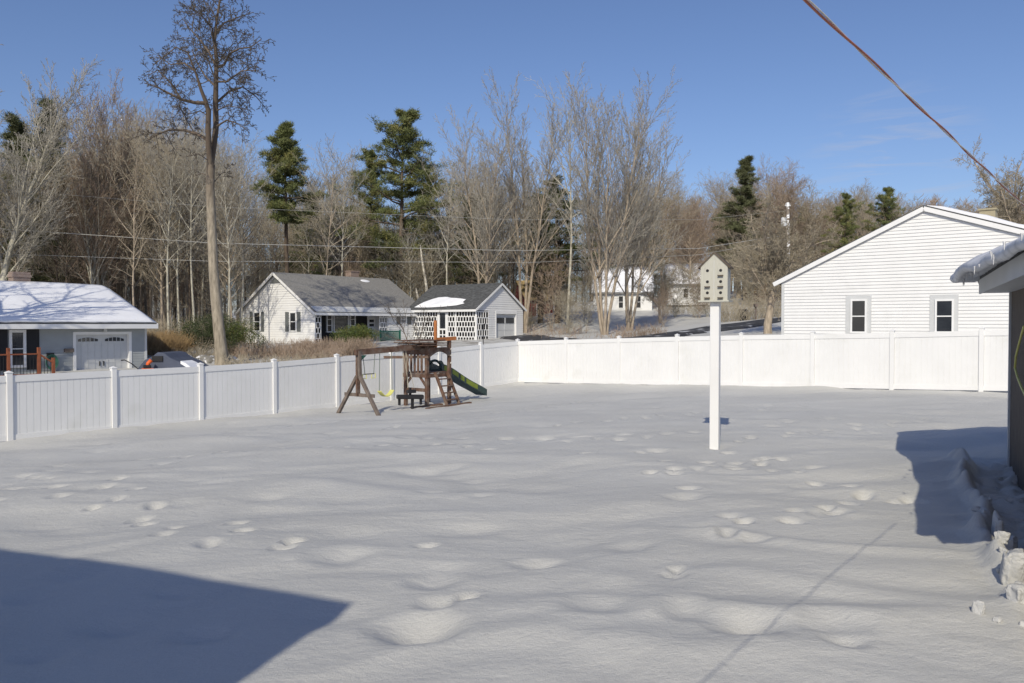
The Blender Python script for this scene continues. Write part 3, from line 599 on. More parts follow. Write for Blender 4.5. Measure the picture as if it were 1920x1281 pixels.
g = MB(); g.box(xd0, xd0+.12, 0, .06, -.1, GE-.2); g.box(xd1-.12, xd1, 0, .06, -.1, GE-.2); g.box(xd0+.12, xd1-.12, 0, .06, GE-.35, GE-.2); g.box(xd0+.12, xd1-.12, 0, .06, .85, .98); g.box(xd0+.12, xd1-.12, 0, .06, -.1, .05); g.box(xd0+.12, xd1-.12, 0, .06, .42, .50); xm = (xd0+xd1)/2; g.box(xm-.04, xm+.04, .004, .056, .05, .85)
sd = g.build('screen_door', M['trim'], hg)
g = MB(); g.box(xd0+.12, xd1-.12, .07, .08, .98, GE-.36); g.build('mesh_screen', M['glass'], sd)
# snow patch on the near slope
s = (GR-GE)/(GW/2); pts = [(-6.9,.05),(-6.6,.5),(-5.9,1.0),(-5.2,1.32),(-4.3,1.38),(-3.6,1.2),(-2.6,1.12),(-1.9,.98),(-1.95,.65),(-1.6,.45),(-2.3,.22),(-3.6,.08),(-5.2,.0)]
n = len(pts); g = MB()
inner = [(-4.3+(x+4.3)*.82, .62+(y-.62)*.72) for x, y in pts]
P = lambda x, y, h: (x, y-s*h*.6-.05, GE+.125+s*y+h)
g.add([P(x, y, 0) for x, y in pts]+[P(x, y, .13) for x, y in inner], [(i, (i+1) % n, (i+1) % n+n, i+n) for i in range(n)]+[tuple(range(n, 2*n)), tuple(range(n-1, -1, -1))])
g.build('snow_patch', M['snow_roof'], hg, smooth=False)

# ---------------------------------------------------------------- blue-grey house with snowy roof, far left
O = (-19.55, 44.0, -.35); hl = empty('ranch_house', O, math.atan2(DL[1], DL[0]), 'blue-grey sided house with thick snow roof and white garage door at left edge', 'house')
GB = loc_t(O, DL)
L = 17.0; E = 2.88; R_ = 4.66; D = 4.7
gx0, gx1, gz0, gz1 = rect_g((137, 621), (246, 700), GB); gz1 = GB(190, 623)[1]
wx0, wx1, _, _ = rect_g((8, 612), (50, 660), GB)
w = MB(); clap(w, [(-L, -.4), (gx0, -.4), (gx0, E), (-L, E)], .14, .018, 0); clap(w, [(gx1, -.4), (0, -.4), (0, E), (gx1, E)], .14, .018, 0); clap(w, [(gx0, gz1), (gx1, gz1), (gx1, E), (gx0, E)], .14, .018, 0); w.build('front_wall', M['blue_siding'], hl)
w = MB(); w.box(-.1, 0, .001, 2*D, -.4, E); w.box(-L, -.1, 2*D-.1, 2*D, -.4, E); w.build('rear_wall', M['blue_siding'], hl)
w = MB(); w.box(-.09, .03, -.05, .03, -.4, E-.1); w.build('corner_board', M['trim_grey'], hl)
gable_roof(hl, -L, 0, 0, D, 2*D, E, R_, .08, M['shingle_dark'], ov=.6, rk=.3)
sl = (R_-E)/D
def snow_blanket(parent, x0, x1, y0, y1, zf, th, nxs, nys, m, seed, name='roof_snow', skip=None):
    g = MB(); V = []; r = random.Random(seed)
    for j in range(nys+1):
        for i in range(nxs+1):
            x = x0+(x1-x0)*i/nxs; y = y0+(y1-y0)*j/nys
            h = th*(1+.35*noise.noise(Vector((x*.7, y*.7, seed))))
            ed = min(1, min(i, nxs-i)/1.5+.25, j/1.5+.45)
            yy = y + (-.10*noise.noise(Vector((x*1.8, 0, seed))) if j == 0 else 0)
            V.append((x, yy, zf(y)+h*ed))
    nn = len(V); B = [(x, y, zf(y)+.004) for x, y, z in V]
    fs = []; k = nxs+1
    for j in range(nys):
        for i in range(nxs):
            a = j*k+i; fs += [(a, a+1, a+k+1, a+k), (nn+a, nn+a+k, nn+a+k+1, nn+a+1)]
    for i in range(nxs): fs += [(i, nn+i, nn+i+1, i+1), (nys*k+i, nys*k+i+1, nn+nys*k+i+1, nn+nys*k+i)]
    for j in range(nys): a = j*k; fs += [(a, a+k, nn+a+k, nn+a), (a+nxs, nn+a+nxs, nn+a+nxs+k, a+nxs+k)]
    g.add(V+B, fs); return g.build(name, m, parent, smooth=True)
snow_blanket(hl, -L-.25, .26, -.56, D+.05, lambda y: E+.09+sl*y, .17, 60, 18, M['snow_roof'], 3)
w = MB(); w.box(-L-.3, .32, -.68, -.62, E-.43, E-.20); w.build('fascia', M['trim'], hl)
w = MB(); w.box(-L-.3, .3, -.62, 0, E-.34, E-.31); w.build('soffit', M['trim'], hl)
rk = MB(); rk.M = Rr; rk.bar((-.62, -.31, E-.26), (D, -.31, R_+.0), .05, .18); rk.build('rake_board', M['trim'], hl)
cx = GB(43, 520); ct = on_wall((O[0]-DR[0]*D, O[1]-DR[1]*D, O[2]), DL, 43, 520)[0]
c = MB(); c.box(ct-.42, ct+.42, D+.1, D+.75, R_-.4, R_+.78); c.box(ct-.46, ct+.46, D+.06, D+.79, R_+.5, R_+.62); c.build('chimney', M['brick'], hl)
# garage door with arched lights
w = MB(); yd = .16; w.box(gx0+.12, gx1-.12, yd, yd+.05, -.4, gz1-.1)
for z in (0.15, .70, 1.25): w.box(gx0+.14, gx1-.14, yd-.008, yd, z, z+.03)
for k in range(1, 8): xx = gx0+.12+(gx1-gx0-.24)*k/8; w.box(xx-.012, xx+.012, yd-.014, yd-.0085, -.4, 1.72)
gd = w.build('garage_door', M['trim_grey'], hl)
hw = (gx1-gx0-.24)/2
for k in (0, 1):
    a0 = gx0+.12+k*hw+.16; a1 = a0+hw-.32; q = MB()
    for c_ in range(5):
        xa = a0+(a1-a0)*c_/5; xb = a0+(a1-a0)*(c_+1)/5; f0 = 1-((xa+.03-(a0+a1)/2)/((a1-a0)/2))**2; f1 = 1-((xb-.03-(a0+a1)/2)/((a1-a0)/2))**2
        z0 = 1.80; q.add([(xa+.02, yd-.012, z0), (xb-.02, yd-.012, z0), (xb-.02, yd-.012, z0+.10+.10*f1), (xa+.02, yd-.012, z0+.10+.10*f0)], [(0,1,2,3)])
    q.build('pane', M['glass'], gd)
q = MB(); [q.box((gx0+gx1)/2+s-.02, (gx0+gx1)/2+s+.02, yd-.05, yd, .55, .78) for s in (-.1, .1)]; q.build('handle', M['black'], gd)
w = MB(); w.box(gx0-.02, gx0+.12, -.05, yd, -.4, gz1-.12); w.box(gx1-.12, gx1+.02, -.05, yd, -.4, gz1-.12); w.box(gx0-.02, gx1+.02, -.05, yd, gz1-.12, gz1+.02); w.build('door_frame', M['trim'], hl)
window(hl, wx0+.18, wx1-.05, .62, E-.48, 0, .12, 2, 1, name='window', proud=.09)
for a, b_ in ((wx0-.35, wx0+.12), (wx1, wx1+.55)):
    q = MB(); q.box(a, b_, -.06, 0, .5, E-.45); q.build('shutter', M['black'], hl)
lx = GB(195, 610)[0]; q = MB(); q.lathe([(.05,0),(.09,.05),(.07,.18),(.03,.22)], (lx, -.14, E-.62), 8); q.bar((lx, -.12, E-.45), (lx, 0, E-.45), .04); q.build('wall_lamp', M['trim_grey'], hl)
bx0 = GB(128, 657); q = MB(); q.box(bx0[0]-.22, bx0[0]+.22, -.14, 0, bx0[1]-.09, bx0[1]+.09); tag(q.build('wall_mailbox', M['greywood'], None), 'small weathered wooden box fixed to the blue-grey wall left of the garage door', 'mailbox')
mbx = bpy.data.objects['wall_mailbox']; mbx.location = O; mbx.rotation_euler = (0, 0, math.atan2(DL[1], DL[0]))
# red stair rail
rr = empty('porch_railing', O, math.atan2(DL[1], DL[0]), 'red-brown wooden porch railing with black balusters at the left edge', 'railing')
x2 = GB(63, 670)[0]+.25; x1_ = GB(38, 660)[0]+.2; zt = GB(20, 663)[1]
q = MB(); q.bar((x1_-3, -1.5, zt), (x1_, -1.5, zt), .09, .06); q.bar((x1_, -1.5, zt), (x2, -1.5, zt-.45), .09, .06); q.bar((x1_-3, -1.5, .35), (x1_, -1.5, .35), .06, .06); q.bar((x1_, -1.5, .3), (x2, -1.5, -.1), .06, .06); q.build('rail', M['redwood'], rr)
for px, h in ((x1_, zt+.3), (x2, zt-.2), (x1_-1.3, zt+.3)):
    q = MB(); q.box(px-.06, px+.06, -1.56, -1.44, -.5, h); q.build('post', M['redwood'], rr)
q = MB(); k = x1_-2.9
while k < x1_: q.tube([(k, -1.5, .35), (k, -1.5, zt)], .012, 5); k += .14
k = x1_+.1
while k < x2: s_ = (k-x1_)/(x2-x1_); q.tube([(k, -1.5, .3-.4*s_), (k, -1.5, zt-.45*s_)], .012, 5); k += .14
q.build('baluster', M['black'], rr)
# hose reel
hx = GB(92, 678); hr = empty('hose_reel', (O[0]+DL[0]*hx[0]+DR[0]*.25, O[1]+DL[1]*hx[0]+DR[1]*.25, O[2]+hx[1]), math.atan2(DL[1], DL[0]), 'green garden hose coiled on a holder on the blue-grey wall', 'hose')
q = MB()
for i in range(5):
    r_ = .20+.022*i; q.tube([(r_*math.cos(a*math.pi/10)*1.0, -.04*i*.5, r_*1.25*math.sin(a*math.pi/10)-.02) for a in range(21)], .016, 5, False)
q.build('hose', M['hose'], hr); q = MB(); q.box(-.14, .14, 0, .2, .12, .42); q.build('holder', M['blackplastic'], hr)

# ---------------------------------------------------------------- big white gable house behind the back fence, right
O = (11.45, 34.9, .45); azr = math.atan2(DR[1], DR[0]); hr_ = empty('gable_house', O, azr, 'large white clapboard gable end with two narrow windows rising behind the back fence', 'house')
GQ = loc_t(O, DR)
xe0, ze0 = GQ(1466, 526); xa, za = GQ(1733, 392); xr, zr = GQ(1900, 432)
slp = (zr-za)/(xr-xa); XR = 11.5; ZRt = za+slp*(XR-xa)
w = MB(); clap(w, [(0, -.6), (XR, -.6), (XR, ZRt), (xa, za), (0, ze0-.03)], .130, .027, 0); w.build('gable_wall', M['siding'], hr_)
w = MB(); w.box(0, .1, .02, 12, -.6, ze0-.1); w.box(XR-.1, XR, .02, 12, -.6, ZRt-.1); w.box(.1, XR-.1, 11.9, 12, -.6, ze0-.1); w.build('rear_wall', M['siding'], hr_)
w = MB(); w.box(-.03, .09, -.05, .03, -.6, ze0-.1); w.build('corner_board', M['trim_grey'], hr_)
sL = (za-ze0)/xa
w = MB(); A = [(-.35, ze0-.35*sL+.02), (xa, za+.03), (XR+.3, ZRt+.3*slp+.03)]; B = [(x, z+.11) for x, z in A][::-1]; P_ = A+B
w.add([(x, -.10, z) for x, z in P_]+[(x, 12.2, z) for x, z in P_], [(0,1,4,5), (1,2,3,4), (11,10,7,6), (10,9,8,7)]+[(i, i+6, (i+1) % 6+6, (i+1) % 6) for i in range(6)]); w.build('roof', M['shingle_dark'], hr_)
for a, b_ in ((A[0], A[1]), (A[1], A[2])):
    w = MB(); w.bar((a[0], -.125, a[1]-.03), (b_[0], -.125, b_[1]-.03), .05, .17); w.build('rake_board', M['trim'], hr_)
# snow on the right slope
w = MB(); S0 = (xa+.12, za+.13); w2 = []
for i in range(13):
    x = S0[0]+i*(XR-.1-S0[0])/12; h = .02+.16*min(1, i/1.5)*(1+.2*math.sin(i*1.9)); w2.append((x, za+slp*(x-xa)+.145, h))
VV = []
for yv in (-.12, .3, 4, 8, 12.1):
    for x, z, h in w2: VV += [(x, yv, z), (x, yv, z+h*(.7 if yv < 0 else 1))]
FF = []; k = 26
for j in range(4):
    for i in range(12): a = j*k+2*i; FF += [(a+1, a+3, a+k+3, a+k+1), (a, a+k, a+k+2, a+2)]
for i in range(12): FF += [(2*i, 2*i+2, 2*i+3, 2*i+1), (4*k+2*i, 4*k+2*i+1, 4*k+2*i+3, 4*k+2*i+2)]
w.add(VV, FF); w.build('roof_snow', M['snow_roof'], hr_)
for (a, b_, t0, b0, c0, c1) in ((1586.5, 1634, 555.3, 627, 1595, 1627), (1744, 1797, 553, 627, 1753, 1790)):
    x0_, x1_, z0_, z1_ = rect_g((a, t0), (b_, b0), GQ); g = MB(); g.box(x0_, x1_, -.05, 0, z0_, z1_); g.build('window_casing', M['trim_grey'], hr_)
    x0_, x1_, z0_, z1_ = rect_g((c0+1, 561.5), (c1-1, 625), GQ); window(hr_, x0_, x1_, z0_, z1_, -.05, .07, 2, 1, proud=.06)
cx_, cz_ = on_wall((O[0]-DR[1]*0+DL[0]*3, O[1]+DL[1]*3, 0), DR, 1851, 412)
c = MB(); c.box(cx_-.28, cx_+.28, 3, 3.6, cz_-O[2]-1.2, cz_-O[2]+.38); c.box(cx_-.33, cx_+.33, 2.95, 3.65, cz_-O[2]+.382, cz_-O[2]+.45); c.build('chimney', M['brick_tan'], hr_)

# ---------------------------------------------------------------- our own garage at the right edge and our own house (both throw the blue shadows)
zg = .36; ga_ = empty('garage', (WC[0], WC[1], zg), math.atan2(EH[1], EH[0]), 'dark brown shingled garage with icy snow sagging over a white eave, at the right edge', 'garage')
# local x along EH (away), wall faces +y (left);  y=0 wall plane, body at y<0
ztop = 2.75-zg+.02
w = MB(); w.box(-7.9, 0, -5.0, 0, -.6, ztop+.05); w.build('wall', M['brownwall'], ga_)
w = MB(); w.box(-.055, .02, -.03, .025, -.5, ztop-.02); w.build('corner_board', M['trim_grey'], ga_)
w = MB(); pit = .42; w.add([(-8.2,.36,ztop+.16),(.3,.36,ztop+.16),(.3,-2.5,ztop+.16+2.86*pit),(-8.2,-2.5,ztop+.16+2.86*pit),(-8.2,-5.3,ztop+.16),(.3,-5.3,ztop+.16)]+[(-8.2,.36,ztop+.22),(.3,.36,ztop+.22),(.3,-2.5,ztop+.24+2.86*pit),(-8.2,-2.5,ztop+.24+2.86*pit),(-8.2,-5.3,ztop+.22),(.3,-5.3,ztop+.22)],
   [(0,1,2,3),(3,2,5,4),(7,6,9,8),(8,9,10,11),(0,6,7,1),(4,5,11,10),(0,3,9,6),(3,4,10,9),(1,7,8,2),(2,8,11,5)]); w.build('roof', M['shingle_dark'], ga_)
w = MB(); w.box(-8.2, .3, .345, .37, ztop-.03, ztop+.17); w.build('fascia', M['trim_grey'], ga_)
w = MB(); w.box(-8.18, .28, 0, .344, ztop-.02, ztop+.0); w.build('soffit', M['trim_grey'], ga_)
for s_ in (0, 1):
    w = MB(); w.bar((.29, .36, ztop+.08) if s_ else (.29, -5.3, ztop+.08), (.29, -2.5, ztop+.08+2.86*pit), .03, .19); w.build('rake_board', M['trim_grey'], ga_)
# sagging lip of old snow along the eave
NX, NY = 190, 26; V = []
for j in range(NY+1):
    for i in range(NX+1):
        x = -8.18+8.58*i/NX; tt = j/NY
        ed = .36+.32+.05*noise.noise(Vector((x*.8, 3.3, 0)))+.030*noise.noise(Vector((x*1.8, 1.3, 0)))+.008*noise.noise(Vector((x*15, 1.3, 0)))
        ed -= .24/(1+math.exp((x+3.4)*2.2))
        if x > .12: ed -= .3*((x-.12)/.3)**2
        th = .13+.15*min(1, max(0, (x+5)/5))+.04*noise.noise(Vector((x*1.4, 7.7, 0)))
        # section: from underside at fascia, round the lip, back up the slope
        if tt < .3: q = tt/.3; y = .36+(ed-.36)*q; z = ztop+.225-.10*q**1.5+.02*noise.noise(Vector((x*8, y*8, 0)))
        elif tt < .5: q = (tt-.3)/.2; a = -math.pi/2+q*math.pi/2; y = ed+.05*math.cos(a)*1.2; z = ztop+.125+.075*(1+math.sin(a))
        else: q = (tt-.5)/.5; y = ed+.05-(ed+.05+1.6)*q; z = ztop+.20+max(0, .36-y)*pit+th*math.sin(min(1, q*5)*math.pi/2)+.02
        x2_ = x+.05*noise.noise(Vector((y*5, z*5, x)))*(i == NX)
        nz = Vector((x*3, y*3, z*3)); z += .030*noise.noise(nz*.5)+.006*noise.noise(nz*2.2)+.004*noise.noise(nz*7)
        V.append((x2_, y, z))
FS = [(j*(NX+1)+i, j*(NX+1)+i+1, (j+1)*(NX+1)+i+1, (j+1)*(NX+1)+i) for j in range(NY) for i in range(NX)]
g = MB(); g.add(V, FS); k = len(V); g.add([V[j*(NX+1)+NX] for j in range(NY+1)]+[(.3, -.5, ztop+.5)], [(j, j+1, NY+1) for j in range(NY)]); g.add([V[j*(NX+1)] for j in range(NY+1)]+[(-8.1, -.5, ztop+.5)], [(j, j+1, NY+1) for j in range(NY)]); g.build('roof_snow', M['ice'], ga_, smooth=True)
rn = random.Random(4); g = MB()
for k in range(26):
    x = rn.uniform(-2.5, .25) if k < 12 else rn.uniform(-7.4, -2.5); y = .60+.11*noise.noise(Vector((x*1.1, 3.3, 0))); Lc = rn.uniform(.03, .10); g.tube([(x, y, ztop+.16), (x, y, ztop+.16-Lc)], [.012, .002], 5)
g.build('icicle', M['ice'], ga_)
# cable loop hanging down the brown wall
lo_ = MB(); cps = []
for (px, py) in ((1920, 612), (1912, 640), (1905, 668), (1903, 690), (1908, 708), (1916, 728), (1924, 745)):
    tt, z = on_wall((WC[0]-EP[0]*.06, WC[1]-EP[1]*.06), EH, px, py); cps.append((WC[0]-EP[0]*.06+EH[0]*tt, WC[1]-EP[1]*.06+EH[1]*tt, z))
lo_.tube(cps, .013, 7); tag(lo_.build('hanging_cord', M['yellow'], None), 'pale yellow cord looping down the dark brown garage wall at the right edge', 'cord')

ce = 6.2; L0 = (ce-.1)/math.tan(SUN_EL); CC = (-1.25-SUN_S[0]*L0+.08, 6.42-SUN_S[1]*L0)
oh = empty("own_house", (CC[0], CC[1], .1), math.atan2(EP[1], EP[0]), 'white sided house from whose back step the yard is seen', 'house')
w = MB(); w.box(-14, 0, -9, -.0, -.3, ce-.15); w.build('wall', M['siding'], oh)
gable_roof(oh, -14, 0, -9, -4.5, 0, ce-.35, ce+1.5, .12, M['shingle'], ov=.0, rk=.0)

# ---------------------------------------------------------------- overhead service cable
c0 = Vector((.6, 1.68, EYE+.66)); c1 = Vector((2.93, 4.70, EYE+.66)); dr_ = (c1-c0).normalized(); st = c0-dr_*6
sc_ = empty('service_cable', st, 0, 'copper brown and silver twisted cable crossing the sky at the upper right', 'cable')
for ph, m, r_ in ((0, 'copper', .0030), (3.1, 'silver', .0021)):
    g = MB(); L_ = (c1-st).length; nn = 420; si = dr_.cross(Vector((0,0,1))).normalized(); up_ = si.cross(dr_)
    g.tube([dr_*(L_*i/nn)+(si*math.cos(i*.16+ph)+up_*math.sin(i*.16+ph))*.0028+Vector((0,0,-.008*math.sin(math.pi*i/nn))) for i in range(nn+1)], r_, 6)
    g.build('strand', M[m], sc_, smooth=True)

# ---------------------------------------------------------------- birdhouse on its post
bz = surf(*BH)-.02; bh = empty('birdhouse', (BH[0], BH[1], bz), math.atan2(EP[1], EP[0]), 'cream birdhouse with six round holes on a tall white post in the snowy yard', 'birdhouse')
k = 14/F; zT = lambda py: at(1346, py, 14)[2]-bz
hb = zT(563.6); he = zT(500); ha = zT(477); w_ = .225; dpt = .13
lean = Matrix.Identity(4)
g = MB(); g.box(-.076, .076, -.076, .076, -.2, hb-.02).build('post', M['vinyl'], bh, bevel=.006)
g = MB(); g.prism([(-w_, hb), (w_, hb), (w_, he), (0, ha), (-w_, he)], -dpt, dpt); body = g.build('box', M['birdwall'], bh)
g = MB(); g.box(-.003, .003, -dpt-.002, -dpt+.01, hb+.02, he+.1); g.box(-w_, w_, -dpt-.002, -dpt+.01, hb+.215, hb+.219); g.build('board_joint', M['trim_grey'], bh)
g = MB(); g.box(-w_-.03, w_+.03, -dpt-.05, dpt+.04, hb-.025, hb-.001); g.build('floor_board', M['birdwall'], bh)
for s_ in (-1, 1):
    g = MB(); g.bar((s_*(w_+.045), 0, he-.035), (0, 0, ha+.018), .30, .022); g.build('roof', M['birdroof'], bh)
for r_, py in enumerate((508.3, 529, 549.6)):
    for sx_ in (-1, 1):
        z = zT(py); x = sx_*.110
        g = MB(); g.tube([(x, -dpt-.003, z), (x, -dpt+.02, z)], .025, 18); g.build('entrance_hole', M['black'], bh)
        if not (r_ == 0 and sx_ < 0):
            g = MB(); g.box(x-.045, x+.045, -dpt-.05, -dpt, z-.092, z-.078); pch = g.build('perch', M['birdroof'], bh)
# ---------------------------------------------------------------- wooden swing set and fort by the left fence
A0 = (-4.53, 24.3); pz = surf(*A0)-.02
pa = math.atan2(DL[1], DL[0])
ps = empty('swing_set', (A0[0], A0[1], pz), pa, 'brown wooden swing set with a slatted fort tower by the left fence', 'swing set')
def px2l(px, py, Y):
    p = at(px, py, Y); dx, dy = p.x-A0[0], p.y-A0[1]
    return (dx*DL[0]+dy*DL[1], -(dx*DR[0]+dy*DR[1]), p.z-pz)
bz0 = at(672, 661, 24.3)[2]-pz; bz1 = at(795, 649, 26.3)[2]-pz
def wood(name, segs, m='playwood', parent=None, bev=0):
    g = MB()
    for s in segs: g.bar(*s)
    return g.build(name, M[m], parent or ps, bevel=bev)
wood('swing_beam', [((-.12, 0, bz0), (3.2, 0, bz1), .09, .17)])
fr = px2l(703, 781, 23.7); fl_ = px2l(626, 778, 25.0)
def leg_z(x, y):
    X = A0[0]+DL[0]*x-DR[0]*y; Y = A0[1]+DL[1]*x-DR[1]*y
    return surf(X, Y)-pz-.06
zA, zB = leg_z(0, -.88), leg_z(0, .95)
wood('leg', [((0, -.88, zA), (0, -.06, 1.0*bz0*.62), .09, .09), ((0, -.06, bz0*.62), (0, -.03, bz0+.05), .09, .09)], 'greywood')
wood('leg', [((0, .95, zB), (0, .06, bz0*.62), .09, .09)], 'greywood')
wood('crossbar', [((.05, -.62, .58), (.05, .66, .58), .05, .10)], 'greywood')
wood('upright_board', [((.02, .05, .56), (.02, .05, bz0+.05), .06, .13)])
g = MB(); g.prism([(.03, bz0-.25), (.06, bz0-.25), (.28, bz0-.09), (.03, bz0-.09)], -.05, .05); g.build('bracket', M['greenmetal'], ps)
# fort: near corner at x=2.62,y=-.28
tx0, tx1, ty0, ty1 = 2.62, 3.68, -.28, .66
gzf = leg_z(tx0, ty0)+.06; dk = gzf+1.08; tp = gzf+1.93
for (x, y, t_) in ((tx0, ty0, tp), (tx0, ty1, tp-.02), (tx1, ty0, tp+.22), (tx1, ty1, tp)):
    wood('tower_post', [((x, y, leg_z(x, y)-.1), (x, y, t_), .10, .10)])
g = MB()
for k in range(7): y = ty0+.02+k*(ty1-ty0-.02)/6.6; g.box(tx0-.04, tx1+.04, y, y+.125, dk-.03, dk)
g.box(tx0-.03, tx1+.03, ty0-.07, ty0-.05, dk-.16, dk-.032); g.box(tx0-.075, tx0-.05, ty0-.05, ty1+.05, dk-.16, dk-.032); g.build('deck', M['playwood'], ps)
wood('lower_rail', [((tx0, ty0, gzf+.52), (tx0, ty1, gzf+.52), .04, .11)])
wood('brace', [((tx0-.02, ty0+.03, dk-.42), (tx0-.02, ty0+.30, dk-.12), .045, .07), ((tx0-.02, ty1-.03, dk-.42), (tx0-.02, ty1-.30, dk-.12), .045, .07)])
g = MB()
for k in range(5): y = ty0+.13+k*.155; g.box(tx0-.07, tx0-.045, y, y+.085, dk-.02, tp-.28)
g.build('slat_railing', M['playwood'], ps)
wood('top_rail', [((tx0-.02, ty0-.1, tp-.18), (tx0-.02, ty1+.1, tp-.18), .05, .20), ((tx0-.06, ty0-.12, tp-.34), (tx0-.06, ty1+.95, tp-.40), .04, .09)])
g = MB(); n = 12; arch = [(tx0+.03, tp-.05), (tx0+.03, tp-.38)]+[(tx0+.10+(tx1-tx0-.2)*i/n, tp-.34+.15*math.sin(math.pi*i/n)) for i in range(n+1)]+[(tx1-.03, tp-.38), (tx1-.03, tp-.05)]
g.prism(arch, ty0-.075, ty0-.05); g.build('arch_board', M['playwood'], ps)
g = MB()
for k, (dx, dz, ro) in enumerate(((0, 0, 0), (.05, .05, .02), (-.1, .09, -.03), (.02, .14, .03))):
    for q in range(4): y = ty0-.12+q*.29+.03*k; g.bar((tx0-.45+dx, y, tp+.03+dz), (tx1-.35+dx, y+.05*ro*10, tp+.02+dz+ro), .24, .028)
g.build('roof_boards', M['playwood'], ps)
xo = px2l(808, 620, 26.6)
wood('mast', [((xo[0], ty0-.03, tp-.05), (xo[0], ty0-.03, at(808, 601, 26.6)[2]-pz), .10, .05), ((xo[0]-.05, ty0-.06, at(820, 637, 26.6)[2]-pz), (xo[0]+.95, ty0-.06, at(820, 635, 26.6)[2]-pz), .05, .12)], 'orangewood')
for s_ in (0, 1):
    x = tx0+.28+s_*.58; wood('ladder_rail', [((x, ty0-.10, dk), (x+.06, ty0-.62, leg_z(x, ty0-.62)-.05), .045, .10)])
for k in range(4):
    t_ = .2+k*.2; x = tx0+.28+.06*t_; y = ty0-.10-.52*t_; z = dk+(gzf-dk)*t_; wood('rung', [((x, y, z), (x+.58, y, z), .10, .035)])
# climbing hand-holds
g = MB()
for z in (.4, .75, 1.35, 1.6, 1.8): g.lathe([(.005, -.03), (.035, -.01), (.03, .03), (.005, .04)], (tx1+.02, ty0-.07, gzf+z), 8)
g.build('hand_hold', M['silver'], ps)
# wave slide
sl_ = []; y0s, y1s = .08, .60; NS = 24; V = []; FS = []
for i in range(NS+1):
    t_ = i/NS; x = tx1-.05+2.45*t_; z = dk+.03-(dk-gzf-.10)*(t_**1.15)+.07*math.sin(t_*2*math.pi*1.0+.3)*(1-t_)
    if t_ > .85: z = max(z, gzf+.10+.0)
    for (yy, hh) in ((y0s, .19), (y0s+.03, .20), (y0s+.06, .02), ((y0s+y1s)/2, 0), (y1s-.06, .02), (y1s-.03, .20), (y1s, .19), (y1s, -.03), (y0s, -.03)): V.append((x, yy, z+hh*(1 if t_ > .05 else 1.5)))
for i in range(NS):
    for k_ in range(9): a = i*9+k_; b_ = i*9+(k_+1) % 9; FS.append((a, b_, b_+9, a+9))
g = MB(); g.add(V, FS+[tuple(range(9)), tuple(range(NS*9+8, NS*9-1, -1))]); slide = g.build('slide', M['slidegreen'], ps, smooth=False)
# lime moulded flashes on the near flank
g = MB()
for (a, b_) in ((2, 5), (6, 9), (10, 12), (13, 19)):
    for i in range(a, b_):
        z0 = V[i*9][2]; z1 = V[(i+1)*9][2]; x0 = V[i*9][0]; x1 = V[(i+1)*9][0]
        g.add([(x0, y0s-.006, z0-.19), (x1, y0s-.006, z1-.19), (x1, y0s-.006, z1-.03), (x0, y0s-.006, z0-.03)], [(0,1,2,3)])
g.build('flash', M['lime'], slide)
g = MB(); g.tube([(tx1-.02, y0s-.05+.31*(1-math.cos(a*math.pi/10)), dk+.02+.32*math.sin(a*math.pi/10)) for a in range(11)], .045, 8); g.build('slide_hood', M['slidegreen'], ps, smooth=True)
g = MB(); g.bar((tx0-.55, ty0-.5, leg_z(tx0-.5, ty0-.5)+.04), (tx1+.2, ty0-.75, leg_z(tx1, ty0-.7)+.06), .12, .10); g.bar((tx0-.5, ty0+.2, leg_z(tx0-.5, ty0+.2)+.05), (tx0+.6, ty0-.1, leg_z(tx0, ty0)+.08), .14, .09); g.build('sandbox_board', M['playwood'], ps)
def hang(name, label, cat):
    return empty(name, (A0[0], A0[1], pz), pa, label, cat)
# trapeze bar with yellow handles, belt swing, glider
def lx(px, Y0=24.6):       # local x along the beam of a pixel column
    r = ray(px, 640); rx = r.x/r.y; return (rx*A0[1]-A0[0])/(DL[0]-rx*DL[1])
def zb(x): return bz0+(bz1-bz0)*(x+.12)/3.3-.085
def zl(x, py):
    Y = A0[1]+DL[1]*x; return at(0, py, Y)[2]-pz
s1 = hang('trapeze_swing', 'trapeze swing with pale yellow rings at the left end of the beam', 'swing')
a, b_ = lx(681.5), lx(701.5); z = zl(a, 702)
g = MB(); g.tube([(a-.02, 0, zb(a)), (a+.05, 0, z)], .010, 6); g.tube([(b_+.03, 0, zb(b_)), (b_-.02, 0, z)], .010, 6); g.build('chain', M['chain'], s1)
g = MB(); g.tube([(a, 0, z), (b_, 0, z)], .014, 8); g.build('bar', M['blackplastic'], s1)
for c_ in (a+.03, b_-.03):
    g = MB(); g.tube([(c_-.07, 0, z+.01), (c_-.08, 0, z-.13), (c_+.08, 0, z-.13), (c_+.07, 0, z+.01)], .013, 8); g.build('ring', M['yellow'], s1)
s2 = hang('belt_swing', 'pale yellow belt swing sagging low between two chains', 'swing')
a, b_ = lx(711), lx(735); z = zl(a, 733); zm = zl(a, 743.5)
g = MB(); g.tube([(a+.02, 0, zb(a)), (a, 0, z)], .010, 6); g.tube([(b_-.03, 0, zb(b_)), (b_, 0, z)], .010, 6); g.build('chain', M['chain'], s2)
g = MB(); n = 10; V = []
for i in range(n+1):
    t_ = i/n; x = a+(b_-a)*t_; zz = zm+(z-zm)*(2*t_-1)**2
    V += [(x, -.09, zz), (x, .09, zz), (x, .09, zz-.025), (x, -.09, zz-.025)]
g.add(V, [(i*4+k_, i*4+(k_+1) % 4, i*4+4+(k_+1) % 4, i*4+4+k_) for i in range(n) for k_ in range(4)]+[(3,2,1,0), (n*4, n*4+1, n*4+2, n*4+3)]); g.build('seat', M['yellow'], s2)
s3 = hang('glider_swing', 'black two-seat glider hung on ropes low beside the fort tower', 'swing')
xm = lx(758); z = zl(xm, 744); yv = -.25
g = MB()
